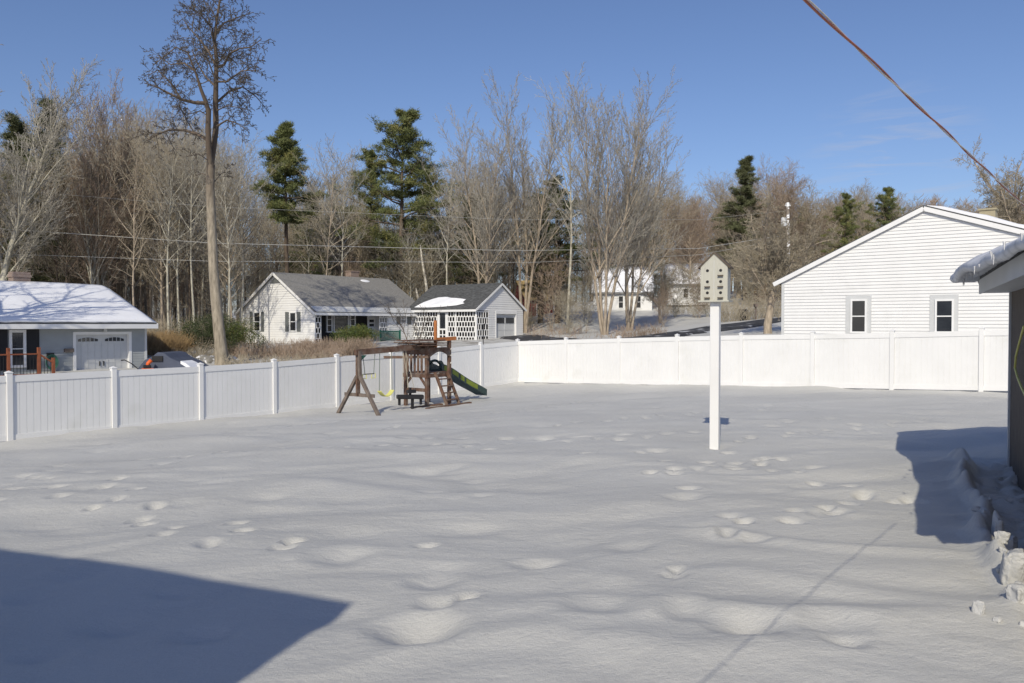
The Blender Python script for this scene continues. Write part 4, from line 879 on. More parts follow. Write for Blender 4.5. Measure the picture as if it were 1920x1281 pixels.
for s_ in (-.1, .12): g.tube([(xm+s_*.5, 0, zb(xm)), (xm+s_-.12, yv*.6, z+.28)], .009, 6); g.tube([(xm+s_*.5, 0, zb(xm)), (xm+s_+.15, yv*.6, z+.28)], .009, 6)
g.build('rope', M['rope'], s3)
u3 = (.83, -.55)                 # glider lies across the view
g = MB(); g.bar((xm-.42*u3[0], yv-.42*u3[1]-.0, z+.02), (xm+.42*u3[0], yv+.42*u3[1], z), .22, .13); g.build('seat', M['blackplastic'], s3, bevel=.02)
g = MB(); g.bar((xm-.12, yv, z+.18), (xm+.14, yv-.08, z+.18), .14, .10); g.bar((xm, yv, z+.05), (xm, yv, z+.3), .06); g.build('handle', M['blackplastic'], s3)
for q in (-.34, .34):
    g = MB(); g.bar((xm+q*u3[0], yv+q*u3[1], z-.05), (xm+q*u3[0], yv+q*u3[1], z-.24), .06); g.build('foot_peg', M['blackplastic'], s3)
g = MB(); g.bar((xm+.05, yv-.05, z-.05), (xm+.05, yv-.05, leg_z(xm, yv)+.03), .07); g.build('centre_stem', M['blackplastic'], s3)

# ---------------------------------------------------------------- snow chunks broken from the garage roof
rn = random.Random(12)
def chunk(px, py, sx, sy, sz, rot, label, lean=.0):
    p = ground_at(px, py); z = surf(p.x, p.y); bm = bmesh.new(); bmesh.ops.create_icosphere(bm, subdivisions=4, radius=1); sd = rn.random()*50
    for v in bm.verts:
        d = v.co.copy(); q = Vector((abs(d.x)**.5*(1 if d.x > 0 else -1), abs(d.y)**.5*(1 if d.y > 0 else -1), abs(d.z)**.5*(1 if d.z > 0 else -1)))
        nz = noise.noise(d*1.3+Vector((sd, 0, 0)))*.30+noise.noise(d*3.7+Vector((sd, 5, 0)))*.10+noise.noise(d*9+Vector((sd, 9, 0)))*.07+noise.noise(d*18+Vector((sd, 9, 3)))*.04
        q *= 1+nz; v.co = Vector((q.x*sx, q.y*sy, q.z*sz))
    me = bpy.data.meshes.new('snow_chunk'); bm.to_mesh(me); bm.free(); me.materials.append(M['chunk']); me.shade_smooth()
    o = bpy.data.objects.new('snow_chunk', me); COL.objects.link(o); o.location = (p.x, p.y, z+sz*.55); o.rotation_euler = (lean, lean*.6, rot)
    return tag(o, label, 'snow chunk', 'snow chunks slid off the garage roof')
chunk(1868, 1018, .035, .09, .17, -.3, 'tall thin slab of snow standing on edge at the tip of the garage shadow', .12)
chunk(1888, 1030, .05, .07, .09, .9, 'lumpy snow block leaning against the tall standing slab')
chunk(1897, 1105, .07, .08, .15, -.3, 'sunlit upright snow block nearest the right edge below the tall slab', .2)
chunk(1834, 1168, .018, .04, .05, .5, 'small thin snow shard standing alone lowest at the right', .15)
chunk(1893, 930, .20, .06, .05, -.5, 'long flat snow slab lying in the shadow against the garage')
chunk(1905, 960, .18, .055, .05, -.6, 'flat snow slab in the shadow, in front of the longer slab')
chunk(1850, 955, .06, .05, .04, 1.1, 'small shaded snow lump in the middle of the shovelled strip')
chunk(1912, 1062, .07, .06, .09, 1.4, 'broken snow block at the right edge behind the upright sunlit block')
chunk(1912, 1150, .07, .06, .06, .2, 'low wedge of broken snow at the right edge in front of the upright block')
chunk(1878, 1062, .03, .05, .05, .8, 'small broken snow piece between the tall slab and the upright block')
for k in range(24):
    px = rn.uniform(1830, 1918); py = rn.uniform(885, 1000) if k < 9 else rn.uniform(1030, 1190)
    if py > 1000: px = rn.uniform(1870, 1918)
    r_ = rn.uniform(.015, .04); chunk(px, py, r_, r_*rn.uniform(.7, 1.3), r_*.7, rn.uniform(0, 3), 'small crumbled snow lump among the broken snow beside the garage' if py < 1000 else 'small sunlit snow crumb on the churned snow at the right edge', rn.uniform(0, .4))

# ---------------------------------------------------------------- trees
def cross(a, b): return (a[1]*b[2]-a[2]*b[1], a[2]*b[0]-a[0]*b[2], a[0]*b[1]-a[1]*b[0])
def nrm(a): l = math.sqrt(a[0]*a[0]+a[1]*a[1]+a[2]*a[2]) or 1; return (a[0]/l, a[1]/l, a[2]/l)
def grow(out, p, d, L, r, lv, P, R):
    n = P['seg'][lv]; pts = [p]; rad = [r]; wob = P['wob'][lv]; up = P['up'][lv]; te = P.get('tip', .25) if lv < len(P['seg'])-1 else .6
    for i in range(n):
        d = nrm((d[0]+R.gauss(0, wob), d[1]+R.gauss(0, wob), d[2]+R.gauss(0, wob)*.7+up)); p = (p[0]+d[0]*L/n, p[1]+d[1]*L/n, p[2]+d[2]*L/n)
        pts.append(p); rad.append(max(P['rmin'], r*(1-(1-te)*(i+1)/n)))
    out[lv].append((pts, rad)); kids(out, pts, rad, L, lv, P, R)
def kids(out, pts, rad, L, lv, P, R, k=None, t0=None):
    if lv+1 >= len(P['seg']): return
    k = k or P['n'][lv]; t0 = P['t0'][lv] if t0 is None else t0; n = len(pts)-1; az = R.random()*6.28
    if lv > 0: k = max(2, int(k*min(1.3, .45+L/P['lref'][lv])))
    for j in range(k):
        t = t0+(1-t0)*(j+R.random()*.9)/k; q = t*n; i = min(int(q), n-1); f = q-i; a, b = pts[i], pts[i+1]
        p = tuple(a[m]+(b[m]-a[m])*f for m in range(3)); d = nrm(tuple(b[m]-a[m] for m in range(3))); rr = rad[i]+(rad[i+1]-rad[i])*f
        x = nrm(cross(d, (0, 0, 1) if abs(d[2]) < .9 else (1, 0, 0))); y = cross(d, x); az += 2.399+R.gauss(0, .4)
        an = P['ang'][lv]*R.uniform(.75, 1.25)
        if lv == 0 and 'ang_t' in P: an = (P['ang_t'][0]*(1-t)+P['ang_t'][1]*t)*R.uniform(.8, 1.2)
        an *= R.choice((.75, 1, 1, 1.3)); ca, sa = math.cos(an), math.sin(an); dd = tuple(d[m]*ca+(x[m]*math.cos(az)+y[m]*math.sin(az))*sa for m in range(3))
        sh = P['shape'](t) if lv == 0 else (1-.55*t)
        Lc = L*P['len'][lv]*sh*R.uniform(.55, 1.3)
        grow(out, p, dd, Lc, min(rr*.85, max(P['rmin'], Lc*P['rr'][lv])), lv+1, P, R)
def mesh_branches(name, br, m, parent, sides):
    groups = {}
    for pts, rad in br: groups.setdefault(len(pts), []).append((pts, rad))
    VV = []; FF = []; off = 0
    for n, lst in groups.items():
        Pn = np.array([b[0] for b in lst], float); Rn = np.array([b[1] for b in lst], float)
        D = np.empty_like(Pn); D[:, 1:-1] = Pn[:, 2:]-Pn[:, :-2]; D[:, 0] = Pn[:, 1]-Pn[:, 0]; D[:, -1] = Pn[:, -1]-Pn[:, -2]
        D /= np.linalg.norm(D, axis=-1, keepdims=True)+1e-9
        T = (Pn[:, -1]-Pn[:, 0]); T /= np.linalg.norm(T, axis=-1, keepdims=True)+1e-9
        ref = np.where(np.abs(T[:, 2:3]) < .8, np.array([[0, 0, 1.]]), np.array([[1., 0, 0]]))[:, None, :]
        X = np.cross(D, np.broadcast_to(ref, D.shape)); X /= np.linalg.norm(X, axis=-1, keepdims=True)+1e-9; Y = np.cross(D, X)
        an = np.arange(sides)*2*math.pi/sides
        V = Pn[:, :, None, :]+(X[:, :, None, :]*np.cos(an)[None, None, :, None]+Y[:, :, None, :]*np.sin(an)[None, None, :, None])*Rn[:, :, None, None]
        nb = len(lst); VV.append(V.reshape(-1, 3)); base = off+np.arange(nb)[:, None, None]*n*sides+np.arange(n-1)[None, :, None]*sides; k = np.arange(sides)[None, None, :]; k2 = (k+1) % sides
        FF.append(np.stack([base+k, base+k2, base+sides+k2, base+sides+k], -1).reshape(-1, 4)); off += nb*n*sides
    return np_mesh(name, np.concatenate(VV), np.concatenate(FF), m, parent)
def tree_from(name, out, mt, mc, split=0, sides=(10, 5, 3, 3, 3), loc=(0, 0, -500), kids_name='crown', limbmat=None):
    root = empty(name, loc)
    trunks = [b for lv in range(split+1) for b in out[lv]]
    mesh_branches('trunk', trunks, mt, root, sides[0])
    # one crown mesh: merge levels (3-sided twigs, 5-sided limbs)
    lim = [b for lv in range(split+1, 2+split) if lv < len(out) for b in out[lv]]; tw = [b for lv in range(2+split, len(out)) for b in out[lv]]
    if lim: mesh_branches('limbs', lim, limbmat or mt, root, 5)
    if tw: mesh_branches(kids_name, tw, mc, root, 3)
    return root
HT = {}
def base_tree(name, H, P, seed, mt, mc, stems=1, spread=.0, split=0, rt=.2):
    R = random.Random(seed); out = [[] for _ in P['seg']]
    for s in range(stems):
        a = s*6.283/stems+R.random(); tl = spread*R.uniform(.6, 1.2) if stems > 1 else 0
        d = nrm((math.cos(a)*tl, math.sin(a)*tl, 1)); grow(out, (math.cos(a)*rt*.8*(stems > 1), math.sin(a)*rt*.8*(stems > 1), -.4), d, H*R.uniform(.88, 1.0), rt*R.uniform(.8, 1), 0, P, R)
    o = tree_from(name, out, mt, mc, split); HT[o.name] = float(np.percentile([b[0][-1][2] for lv in out for b in lv], 99.3)); return o
slim = lambda **k: dict(dict(seg=[9, 5, 3, 2], wob=[.04, .12, .18, .24], up=[.02, .045, .03, .01], n=[36, 9, 6], t0=[.32, .12, .1], ang=[.7, .6, .6], ang_t=(1.0, .45), len=[.27, .42, .45],
    rr=[.014, .010, .010], lref=[0, 4.5, 1.6], rmin=.012, tip=.12, shape=lambda t: .55+.9*math.sin(math.pi*min(1, max(0, (t-.25)/.85)))), **k)
vase = lambda **k: dict(dict(seg=[9, 6, 4, 3, 2], wob=[.05, .09, .12, .16, .2], up=[.025, .045, .03, .02, .01], n=[32, 12, 8, 4], t0=[.22, .10, .1, .1], ang=[.5, .42, .45, .5], ang_t=(.70, .30), len=[.36, .42, .42, .45],
    rr=[.010, .007, .007, .009], lref=[0, 6.0, 2.4, 1.2], rmin=.011, tip=.10, shape=lambda t: 1.25-.75*t), **k)
P1, P2 = slim(), vase()
PROT = {
 'slim1': base_tree('bare_tree', 20, P1, 1, M['bark'], M['twig']), 'slim2': base_tree('bare_tree', 20, slim(t0=[.45, .15, .1]), 2, M['bark_dark'], M['twig']),
 'slim3': base_tree('bare_tree', 20, slim(n=[38, 11, 7], len=[.32, .42, .45]), 3, M['bark_pale'], M['twig_grey']), 'slim4': base_tree('bare_tree', 20, slim(n=[50, 11, 7], t0=[.2, .15, .1]), 4, M['bark'], M['twig_red']),
 'pole1': base_tree('bare_tree', 20, slim(n=[24, 7, 4], t0=[.42, .15, .1], len=[.22, .45, .5], wob=[.03, .14, .20, .24]), 11, M['bark_pale'], M['twig_grey'], rt=.15),
 'pole2': base_tree('bare_tree', 20, slim(n=[26, 7, 4], t0=[.38, .15, .1], len=[.24, .45, .5], wob=[.045, .15, .20, .24]), 12, M['bark_dark'], M['twig'], rt=.17),
 'pole3': base_tree('bare_tree', 20, slim(n=[30, 6, 4], t0=[.30, .15, .1], len=[.19, .5, .5], wob=[.03, .14, .20, .24]), 13, M['bark'], M['twig'], rt=.12),
 'fan': base_tree('bare_tree', 20, vase(n=[20, 10, 7, 2], ang_t=(.62, .30), len=[.38, .42, .42, .45], wob=[.04, .05, .09, .12, .16], up=[.01, .015, .02, .02, .01]), 17, M['bark'], M['twig_grey'], 4, .15, rt=.17),
 'fan2': base_tree('bare_tree', 20, vase(n=[26, 10, 7, 2], t0=[.28, .1, .1, .1], ang_t=(.62, .32), len=[.34, .42, .42, .45], wob=[.035, .05, .09, .12, .16], up=[.01, .015, .02, .02, .01]), 18, M['bark'], M['twig_grey'], 3, .10, rt=.19),
 'vase1': base_tree('bare_tree', 20, vase(n=[26, 11, 7, 4]), 5, M['bark_pale'], M['twig_red'], 4, .16, rt=.16), 'vase2': base_tree('bare_tree', 20, vase(), 6, M['bark_pale'], M['twig'], 2, .10, rt=.24), 'fork1': base_tree('bare_tree', 20, slim(n=[40, 11, 7], t0=[.25, .12, .1], ang_t=(.8, .4)), 16, M['bark'], M['twig'], 2, .09, rt=.18),
 'vase3': base_tree('bare_tree', 20, vase(n=[40, 12, 8, 4], t0=[.3, .1, .1, .1]), 7, M['bark_pale'], M['twig_grey'], 1, 0, rt=.30),
 'broad': base_tree('bare_tree', 20, vase(n=[34, 12, 8, 4], len=[.44, .42, .42, .45], ang_t=(.9, .4), t0=[.22, .1, .1, .1]), 8, M['bark_pale'], M['twig_grey'], 2, .16, rt=.30),
 'sap1': base_tree('sapling', 9, slim(seg=[6, 4, 3, 2], n=[18, 8, 5], t0=[.1, .1, .1], len=[.42, .45, .45]), 9, M['bark'], M['twig_red'], 3, .22, rt=.05),
 'sap2': base_tree('sapling', 8, slim(seg=[6, 4, 3, 2], n=[18, 8, 5], t0=[.08, .1, .1], ang_t=(1.2, .6), len=[.5, .45, .45]), 10, M['bark_pale'], M['twig'], 4, .30, rt=.05),
}
# pines: trunk, whorled limbs, needle tufts
def pine(name, H, seed, t0, width, mt, mn, dens=1.0, droop=-.02, taper=.75, ntuft=26):
    R = random.Random(seed); rr = np.random.RandomState(seed); root = empty(name, (0, 0, -500))
    tr = [((0, 0, -.4), H*.017)]; x = y = 0
    for i in range(1, 11): x += R.gauss(0, .07); y += R.gauss(0, .07); tr.append(((x, y, H*i/10), H*.017*(1-i/10.6)))
    tpts = [p for p, _ in tr]; mesh_branches('trunk', [(tpts, [r for _, r in tr])], mt, root, 8)
    limbs = []; C = []; nl = int(70*dens)
    for j in range(nl):
        t = t0+(1-t0)*((j+R.random())/nl); q = t*10; i = min(9, int(q)); f = q-i; p = tuple(tpts[i][m]+(tpts[i+1][m]-tpts[i][m])*f for m in range(3))
        u = (t-t0)/(1-t0); L = width*(.35+.65*math.sin(math.pi*min(1, u*.9+.18)))*(1-u*taper*.6)*R.choice((.35, .6, .85, 1, 1.2))*R.uniform(.8, 1.1)
        az = R.random()*6.283; el = -.08+.75*u; d = (math.cos(az)*math.cos(el), math.sin(az)*math.cos(el), math.sin(el)); pts = [p]
        for s in range(5): d = nrm((d[0]+R.gauss(0, .1), d[1]+R.gauss(0, .1), d[2]+R.gauss(0, .07)+.05+droop)); p = tuple(p[m]+d[m]*L/5 for m in range(3)); pts.append(p)
        limbs.append((pts, [max(.012, L*.020*(1-s/6)) for s in range(6)]))
        for s in range(2, 6):
            for _ in range(int(ntuft*(.6+.4*s/5)/4)+1):
                o = .13*L*(1.2 if s < 5 else .9); C.append((pts[s][0]+R.gauss(0, o), pts[s][1]+R.gauss(0, o), pts[s][2]+abs(R.gauss(0, o*.35)), .5+.5*L/width))
    mesh_branches('limbs', limbs, mt, root, 4)
    C = np.array(C); nb = 26; c = np.repeat(C, nb, 0); n = len(c)
    D = rr.normal(size=(n, 3)); D[:, 2] = np.abs(D[:, 2])*.9+.1; D /= np.linalg.norm(D, axis=1)[:, None]
    L = rr.uniform(.18, .36, n)*H/18; S = rr.normal(size=(n, 3)); S = np.cross(D, S); S /= np.linalg.norm(S, axis=1)[:, None]; Wd = .026*H/18
    b0 = c[:, :3]+D*L[:, None]*rr.uniform(0, .6, n)[:, None]+rr.normal(size=(n, 3))*.10
    V = np.stack([b0-S*Wd, b0+S*Wd, b0+D*L[:, None]], 1).reshape(-1, 3)
    np_mesh('needles', V, np.arange(3*n).reshape(-1, 3), mn, root); return root
PROT['pine1'] = pine('pine_tree', 18, 21, .55, 2.9, M['bark_dark'], M['needle'], 1.15)
PROT['pine2'] = pine('pine_tree', 18, 22, .30, 5.4, M['bark_dark'], M['needle'], .85, -.03, taper=.55, ntuft=34)
PROT['pine3'] = pine('pine_tree', 18, 23, .22, 3.4, M['bark_dark'], M['needle_dark'], 1.1)
# broad-leaved and needled shrubs
def shrub(name, w, h, seed, ml, n=9000, stems=9, leaf=.055, low=0.0):
    R = random.Random(seed); rr = np.random.RandomState(seed); root = empty(name, (0, 0, -500)); br = []
    lob = [(R.gauss(0, w*.28), R.gauss(0, w*.28), R.uniform(.35, .8)*h, R.uniform(.26, .42)) for _ in range(11)]
    for l in lob[:stems]: br.append(([(0, 0, -.1), (l[0]*.5, l[1]*.5, l[2]*.5), (l[0], l[1], l[2])], [.035, .025, .01]))
    mesh_branches('stems', br, M['bark'], root, 4)
    ci = rr.randint(0, len(lob), n); LB = np.array(lob)[ci]; D = rr.normal(size=(n, 3)); D /= np.linalg.norm(D, axis=1)[:, None]
    rad = (LB[:, 3]*rr.uniform(.55, 1.08, n))[:, None]; P = LB[:, :3]+D*rad*np.array([w*.8, w*.8, h*.75]); P[:, 2] = np.maximum(P[:, 2], low+.02)
    T = rr.normal(size=(n, 3))+D*.8; T /= np.linalg.norm(T, axis=1)[:, None]; S = np.cross(T, rr.normal(size=(n, 3))); S /= np.linalg.norm(S, axis=1)[:, None]; L = rr.uniform(.7, 1.5, n)[:, None]*leaf*1.8
    V = np.stack([P-S*leaf*.45, P+T*L*.5-S*leaf*.1, P+T*L, P+T*L*.5+S*leaf*.6], 1).reshape(-1, 3)
    np_mesh('foliage', V, np.arange(4*n).reshape(-1, 4), ml, root); return root
used = set()
def put(kind, px, Z, top=None, h=None, label='', group=None, rz=None, wid=1.0, H0=20.0, py=None, lean=None):
    x = (px-CX)/F*Z; z = surf(x, Z)-.05
    if top is not None: h = at(px, top, Z)[2]-z
    H0 = HT.get(PROT[kind].name, H0); s = h/H0; rz = rz if rz is not None else RT.random()*6.28
    if kind in used: c = copy_thing(PROT[kind], (x, Z, z), rz, (s*wid, s*wid, s), label, group)
    else: c = PROT[kind]; c.location = (x, Z, z); c.rotation_euler = (0, 0, rz); c.scale = (s*wid, s*wid, s); tag(c, label, None, group); used.add(kind)
    c['category'] = 'tree' if 'sap' not in kind else 'sapling'
    if lean: c.rotation_euler = (lean[0], lean[1], rz)
    return c
RT = random.Random(77)

# the big lone tree left of the middle house, trunk traced from its real outline at 46.8 m
Zt = 46.8; Bx, Bz = (417-CX)/F*Zt, surf((417-CX)/F*Zt, Zt)
def tp_(px, py, dy=0): p = at(px, py, Zt+dy); return (p.x-Bx, p.y-Zt, p.z-Bz)
PB = dict(seg=[9, 7, 5, 4, 3, 2], wob=[.03, .11, .16, .18, .2, .28], up=[0, .01, .0, .0, -.03, -.12], n=[20, 10, 6, 5, 5], t0=[.4, .18, .15, .15, .2], ang=[1, .85, .8, .8, .8], len=[.2, .48, .50, .5, .42], rr=[.02, .015, .013, .012, .016],
          lref=[0, 5.0, 2.2, 1.0, .5], rmin=.012, tip=.2, shape=lambda t: 1)
out = [[] for _ in PB['seg']]; R = random.Random(31)
main = [tp_(418, 690), tp_(414, 650), tp_(409, 600), tp_(404, 550), tp_(400, 500), tp_(398, 450), tp_(396, 400), tp_(394, 350), tp_(395, 305)]; mr = [.46, .34, .31, .29, .27, .26, .25, .24, .23]
out[0].append((main, mr))
LA = [tp_(395, 308), tp_(401, 270, .3), tp_(405, 235, .4), tp_(404, 190, .3), tp_(405, 150), tp_(406, 110, -.3), tp_(402, 70, -.3), tp_(407, 30), tp_(415, -20), tp_(420, -70)]
LB_ = [tp_(394, 306), tp_(391, 270, -.3), tp_(390, 235, -.5), tp_(391, 205, -.7), tp_(386, 188, -.9), tp_(377, 165, -1.1), tp_(366, 130, -1.4), tp_(352, 95, -1.7)]
out[0].append((LA, [.17, .16, .16, .15, .13, .11, .09, .07, .05, .03])); out[0].append((LB_, [.17, .15, .15, .14, .11, .09, .06, .04]))
kids(out, LA[4:], [.11]*4+[.07]*2, 8, 1, PB, R, 8, .0); kids(out, LB_[5:], [.07]*3, 3, 1, PB, R, 4, .0)
def limb(pts, r0, k=9, t0=.2):
    L = sum((Vector(pts[i+1])-Vector(pts[i])).length for i in range(len(pts)-1)); rad = [max(.02, r0*(1-.8*i/(len(pts)-1))) for i in range(len(pts))]
    out[1].append((pts, rad)); kids(out, pts, rad, L, 1, PB, R, k, t0)
limb([tp_(386, 190, -.8), tp_(365, 189, -1.2), tp_(340, 183, -1.6), tp_(318, 172, -2.0), tp_(295, 160, -2.3), tp_(270, 152, -2.6)], .12, 12)
limb([tp_(340, 183, -1.6), tp_(318, 150, -1.4), tp_(296, 128, -1.2), tp_(278, 138, -1)], .06, 11)
limb([tp_(352, 95, -1.7), tp_(330, 85, -2.2), tp_(305, 105, -2.6), tp_(288, 118, -3)], .05, 11)
limb([tp_(392, 262, 0), tp_(370, 248, .7), tp_(345, 241, 1.3), tp_(318, 240, 1.8), tp_(298, 248, 2.1), tp_(276, 260, 2.5)], .11, 12)
limb([tp_(404, 235, 0), tp_(425, 222, -.8), tp_(445, 228, -1.4), tp_(462, 240, -2)], .06, 8)
limb([tp_(405, 190, .3), tp_(430, 168, 1), tp_(455, 160, 1.5), tp_(480, 178, 2.1), tp_(497, 198, 2.4)], .08, 11)
limb([tp_(405, 125, 0), tp_(420, 118, -.5), tp_(430, 98, -1), tp_(448, 88, -1.6), tp_(470, 85, -2.2), tp_(490, 70, -2.6)], .09, 11)
limb([tp_(405, 120, 0), tp_(392, 95, .6), tp_(378, 75, 1.2), tp_(355, 50, 1.9), tp_(345, 35, 2.3)], .08, 11)
limb([tp_(404, 60, 0), tp_(420, 40, 1), tp_(445, 30, 1.8), tp_(475, 20, 2.6)], .07, 10)
limb([tp_(366, 130, -1.4), tp_(345, 115, -1), tp_(320, 118, -.4), tp_(295, 100, .2)], .07, 10)
limb([tp_(405, 160, 0), tp_(385, 140, 1.6), tp_(368, 112, 2.6), tp_(360, 90, 3.4)], .07, 10)
limb([tp_(405, 150, 0), tp_(425, 150, -1.6), tp_(452, 130, -2.6), tp_(480, 128, -3.4)], .07, 10)
limb([tp_(402, 80, 0), tp_(398, 50, -1.5), tp_(378, 25, -2.6), tp_(352, 8, -3.4)], .06, 10)
limb([tp_(406, 35, 0), tp_(395, 12, 1.5), tp_(380, -4, 2.6)], .04, 8)
limb([tp_(396, 345, 0), tp_(415, 322, 1), tp_(432, 318, 1.8)], .03, 6); limb([tp_(394, 300, 0), tp_(372, 285, -1), tp_(352, 290, -1.8)], .035, 7)
limb([tp_(391, 215, -.6), tp_(375, 205, .6), tp_(350, 212, 1.6), tp_(330, 205, 2.2)], .04, 8)
limb([tp_(405, 205, .3), tp_(425, 195, -1), tp_(448, 198, -1.6), tp_(466, 212, -2.1)], .04, 8)
limb([tp_(394, 330), tp_(380, 322, .8), tp_(366, 326, 1.3)], .03, 4)
big = tree_from('tall_tree', out, M['bark_lone'], M['twig_dark'], 0, (14,), limbmat=M['bark_dark']); big.location = (Bx, Zt, Bz-.1); tag(big, 'tall lone tree with a dark seed-hung crown standing left of the middle house', 'tree')

# tall bare trees one can tell apart
put('broad', -35, 54, 45, label='broad pale-branched bare tree reaching in from the left edge', wid=1.0, rz=.4)
put('vase1', 178, 62, 158, label='pale many-stemmed bare tree above the snowy roof of the blue-grey house', wid=.85, rz=1.0)
put('fan2', 905, 74, 212, label='bare vase-shaped tree right behind the garage with the snow patch', wid=1.0, rz=.2)
put('fan2', 982, 76, 156, label='tall forked bare tree with pale stems just right of the garage gable', wid=.95, rz=.7)
put('pole1', 1064, 72, 135, label='single straight pale trunk rising between the two clumps right of the garage', wid=.9, rz=2.2)
put('fan', 1133, 66, 156, label='thick many-stemmed bare tree with the widest crown at the centre', wid=1.0, rz=3.0)
put('fan', 1180, 70, 205, label='bare tree whose arching branches form the right side of the central clump', wid=1.0, rz=4.0)
put('pole1', 640, 72, 262, label='slim pale bare tree above the chimney of the middle house', rz=1.5)
put('pole3', 608, 70, 262, label='thin bare tree between the two pines', rz=.2)
put('pole1', 318, 60, 240, label='slim bare tree left of the tall lone tree', rz=.9)
put('pole1', 450, 64, 250, label='slim bare tree just right of the tall lone tree', rz=2.9)
put('pole3', 250, 58, 215, label='thin brown bare tree behind the right end of the snowy roof', rz=2.0)
put('pine1', 536, 74, 240, label='narrow green pine with a bare lower trunk left of the middle house chimney', H0=18, wid=.95)
put('pine2', 748, 82, 218, label='largest green pine with wide layered limbs behind the middle house', H0=18, wid=1.05, rz=1.0)
put('pine2', 698, 90, 290, label='green pine overlapping the left side of the largest pine', H0=18, wid=.8, rz=3.0)
put('pine2', 812, 95, 320, label='low pine at the right foot of the largest pine', H0=18, wid=.8, rz=4.0)
put('pine3', 95, 66, 205, label='dark evergreen behind the bare trees at the left edge', H0=18, wid=1.15)
put('pine3', 35, 68, 232, label='dark evergreen nearest the left edge', H0=18, wid=1.2)
put('pine2', 1045, 82, 345, label='dark evergreen behind the single straight pale trunk', H0=18, wid=1.3)
put('pine3', 1012, 84, 372, label='dark evergreen mass left of the straight pale trunk', H0=18, wid=1.3)
put('pine3', 885, 84, 378, label='dark evergreen behind the garage roof', H0=18, wid=1.3)
put('pine2', 655, 88, 395, label='dull green evergreen low behind the middle house roof', H0=18, wid=1.4)
put('pine3', 1398, 104, 302, label='narrow dark pine topping the trees above the birdhouse', H0=18, wid=1.2)
put('pine2', 1655, 97, 358, label='spiky dark pine left of the white gable peak', H0=18, wid=.95)
put('pine2', 1585, 97, 368, label='smaller dark pine beside the spiky pine, further left', H0=18, wid=.8, rz=2.2)
put('pine2', 1510, 130, 395, label='dark pine low behind the utility pole', H0=18, wid=1.0)
x_ = -26.5; o_ = base_tree('bare_tree', 15, dict(vase(n=[13, 6, 4, 2], len=[.5, .5, .5, .5], ang_t=(1.0, .6), t0=[.3, .2, .2, .2], wob=[.05, .1, .14, .18, .2], up=[.02, .03, .02, .02, .02]), rr=[.024, .022, .018, .014]), 61, M['bark'], M['bark'], 2, .15, rt=.30); o_.location = (x_, 30.5, surf(x_, 30.5)-.1); tag(o_, 'large bare tree outside the left edge that shades the snowy roof', 'tree')
put('pine2', 165, 74, 335, label='olive evergreen low behind the pale many-stemmed tree', H0=18, wid=.9, rz=1.9)
put('pine3', 590, 92, 372, label='dull evergreen between the two green pines', H0=18, wid=1.5)
put('pine3', 1210, 112, 400, label='dull evergreen low above the far white cottage', H0=18, wid=1.6)
# leaning white birch snags
for (bx, by, tx, ty, Z, lab) in ((802, 560, 788, 460, 80, 'leaning white birch trunk behind the gap between house and garage'), (785, 562, 780, 540, 80, 'short broken birch stub beside the leaning birch')):
    a = at(bx, by+12, Z); c = at(tx, ty, Z); g = MB(); g.tube([tuple(a), tuple(a.lerp(c, .33)+Vector((.1, 0, 0))), tuple(a.lerp(c, .7)), tuple(c)], [.16, .14, .11, .05], 8); tag(g.build('birch_trunk', M['birch'], smooth=True), lab, 'tree')

# spreading old apple tree before the white gable
PA = dict(seg=[4, 7, 5, 4, 3, 2], wob=[.08, .16, .22, .26, .3, .3], up=[.02, .06, .04, .02, .02, .0], n=[12, 12, 9, 7, 4], t0=[.5, .15, .12, .1, .1], ang=[.7, .8, .8, .8, .8], len=[1.25, .48, .48, .45, .42], rr=[.013, .012, .012, .010, .010],
          lref=[0, 4, 1.8, .9, .4], rmin=.008, tip=.55, shape=lambda t: 1)
def apple(seed, H, mc, mt): 
    R = random.Random(seed); o = [[] for _ in PA['seg']]; grow(o, (0, 0, -.3), nrm((.05, 0, 1)), H*.40, .26, 0, PA, R); return tree_from('apple_tree', o, mt, mc, 0)
PROT['apple'] = apple(41, 9.0, M['twig'], M['bark'])
put('apple', 1440, 50, None, h=9.4, label='gnarled spreading apple tree beside the left corner of the big white gable', H0=9.0, rz=.6, wid=1.0)
put('apple', 1238, 78, None, h=7.0, label='dark bushy crab tree in front of the far white house', H0=9.0, rz=2.6, wid=.8)
put('apple', 1385, 108, None, h=12.5, label='twiggy bare tree hidden behind the birdhouse box', H0=9.0, rz=4.2, wid=1.1)
put('apple', 1905, 98, 230, label='bare tree whose twigs reach in above the garage eave at the right edge', H0=9.0, rz=5.2, wid=.8)
put('apple', 1815, 118, 355, label='low bare tree right of the white gable peak', H0=9.0, rz=1.2, wid=1.3)
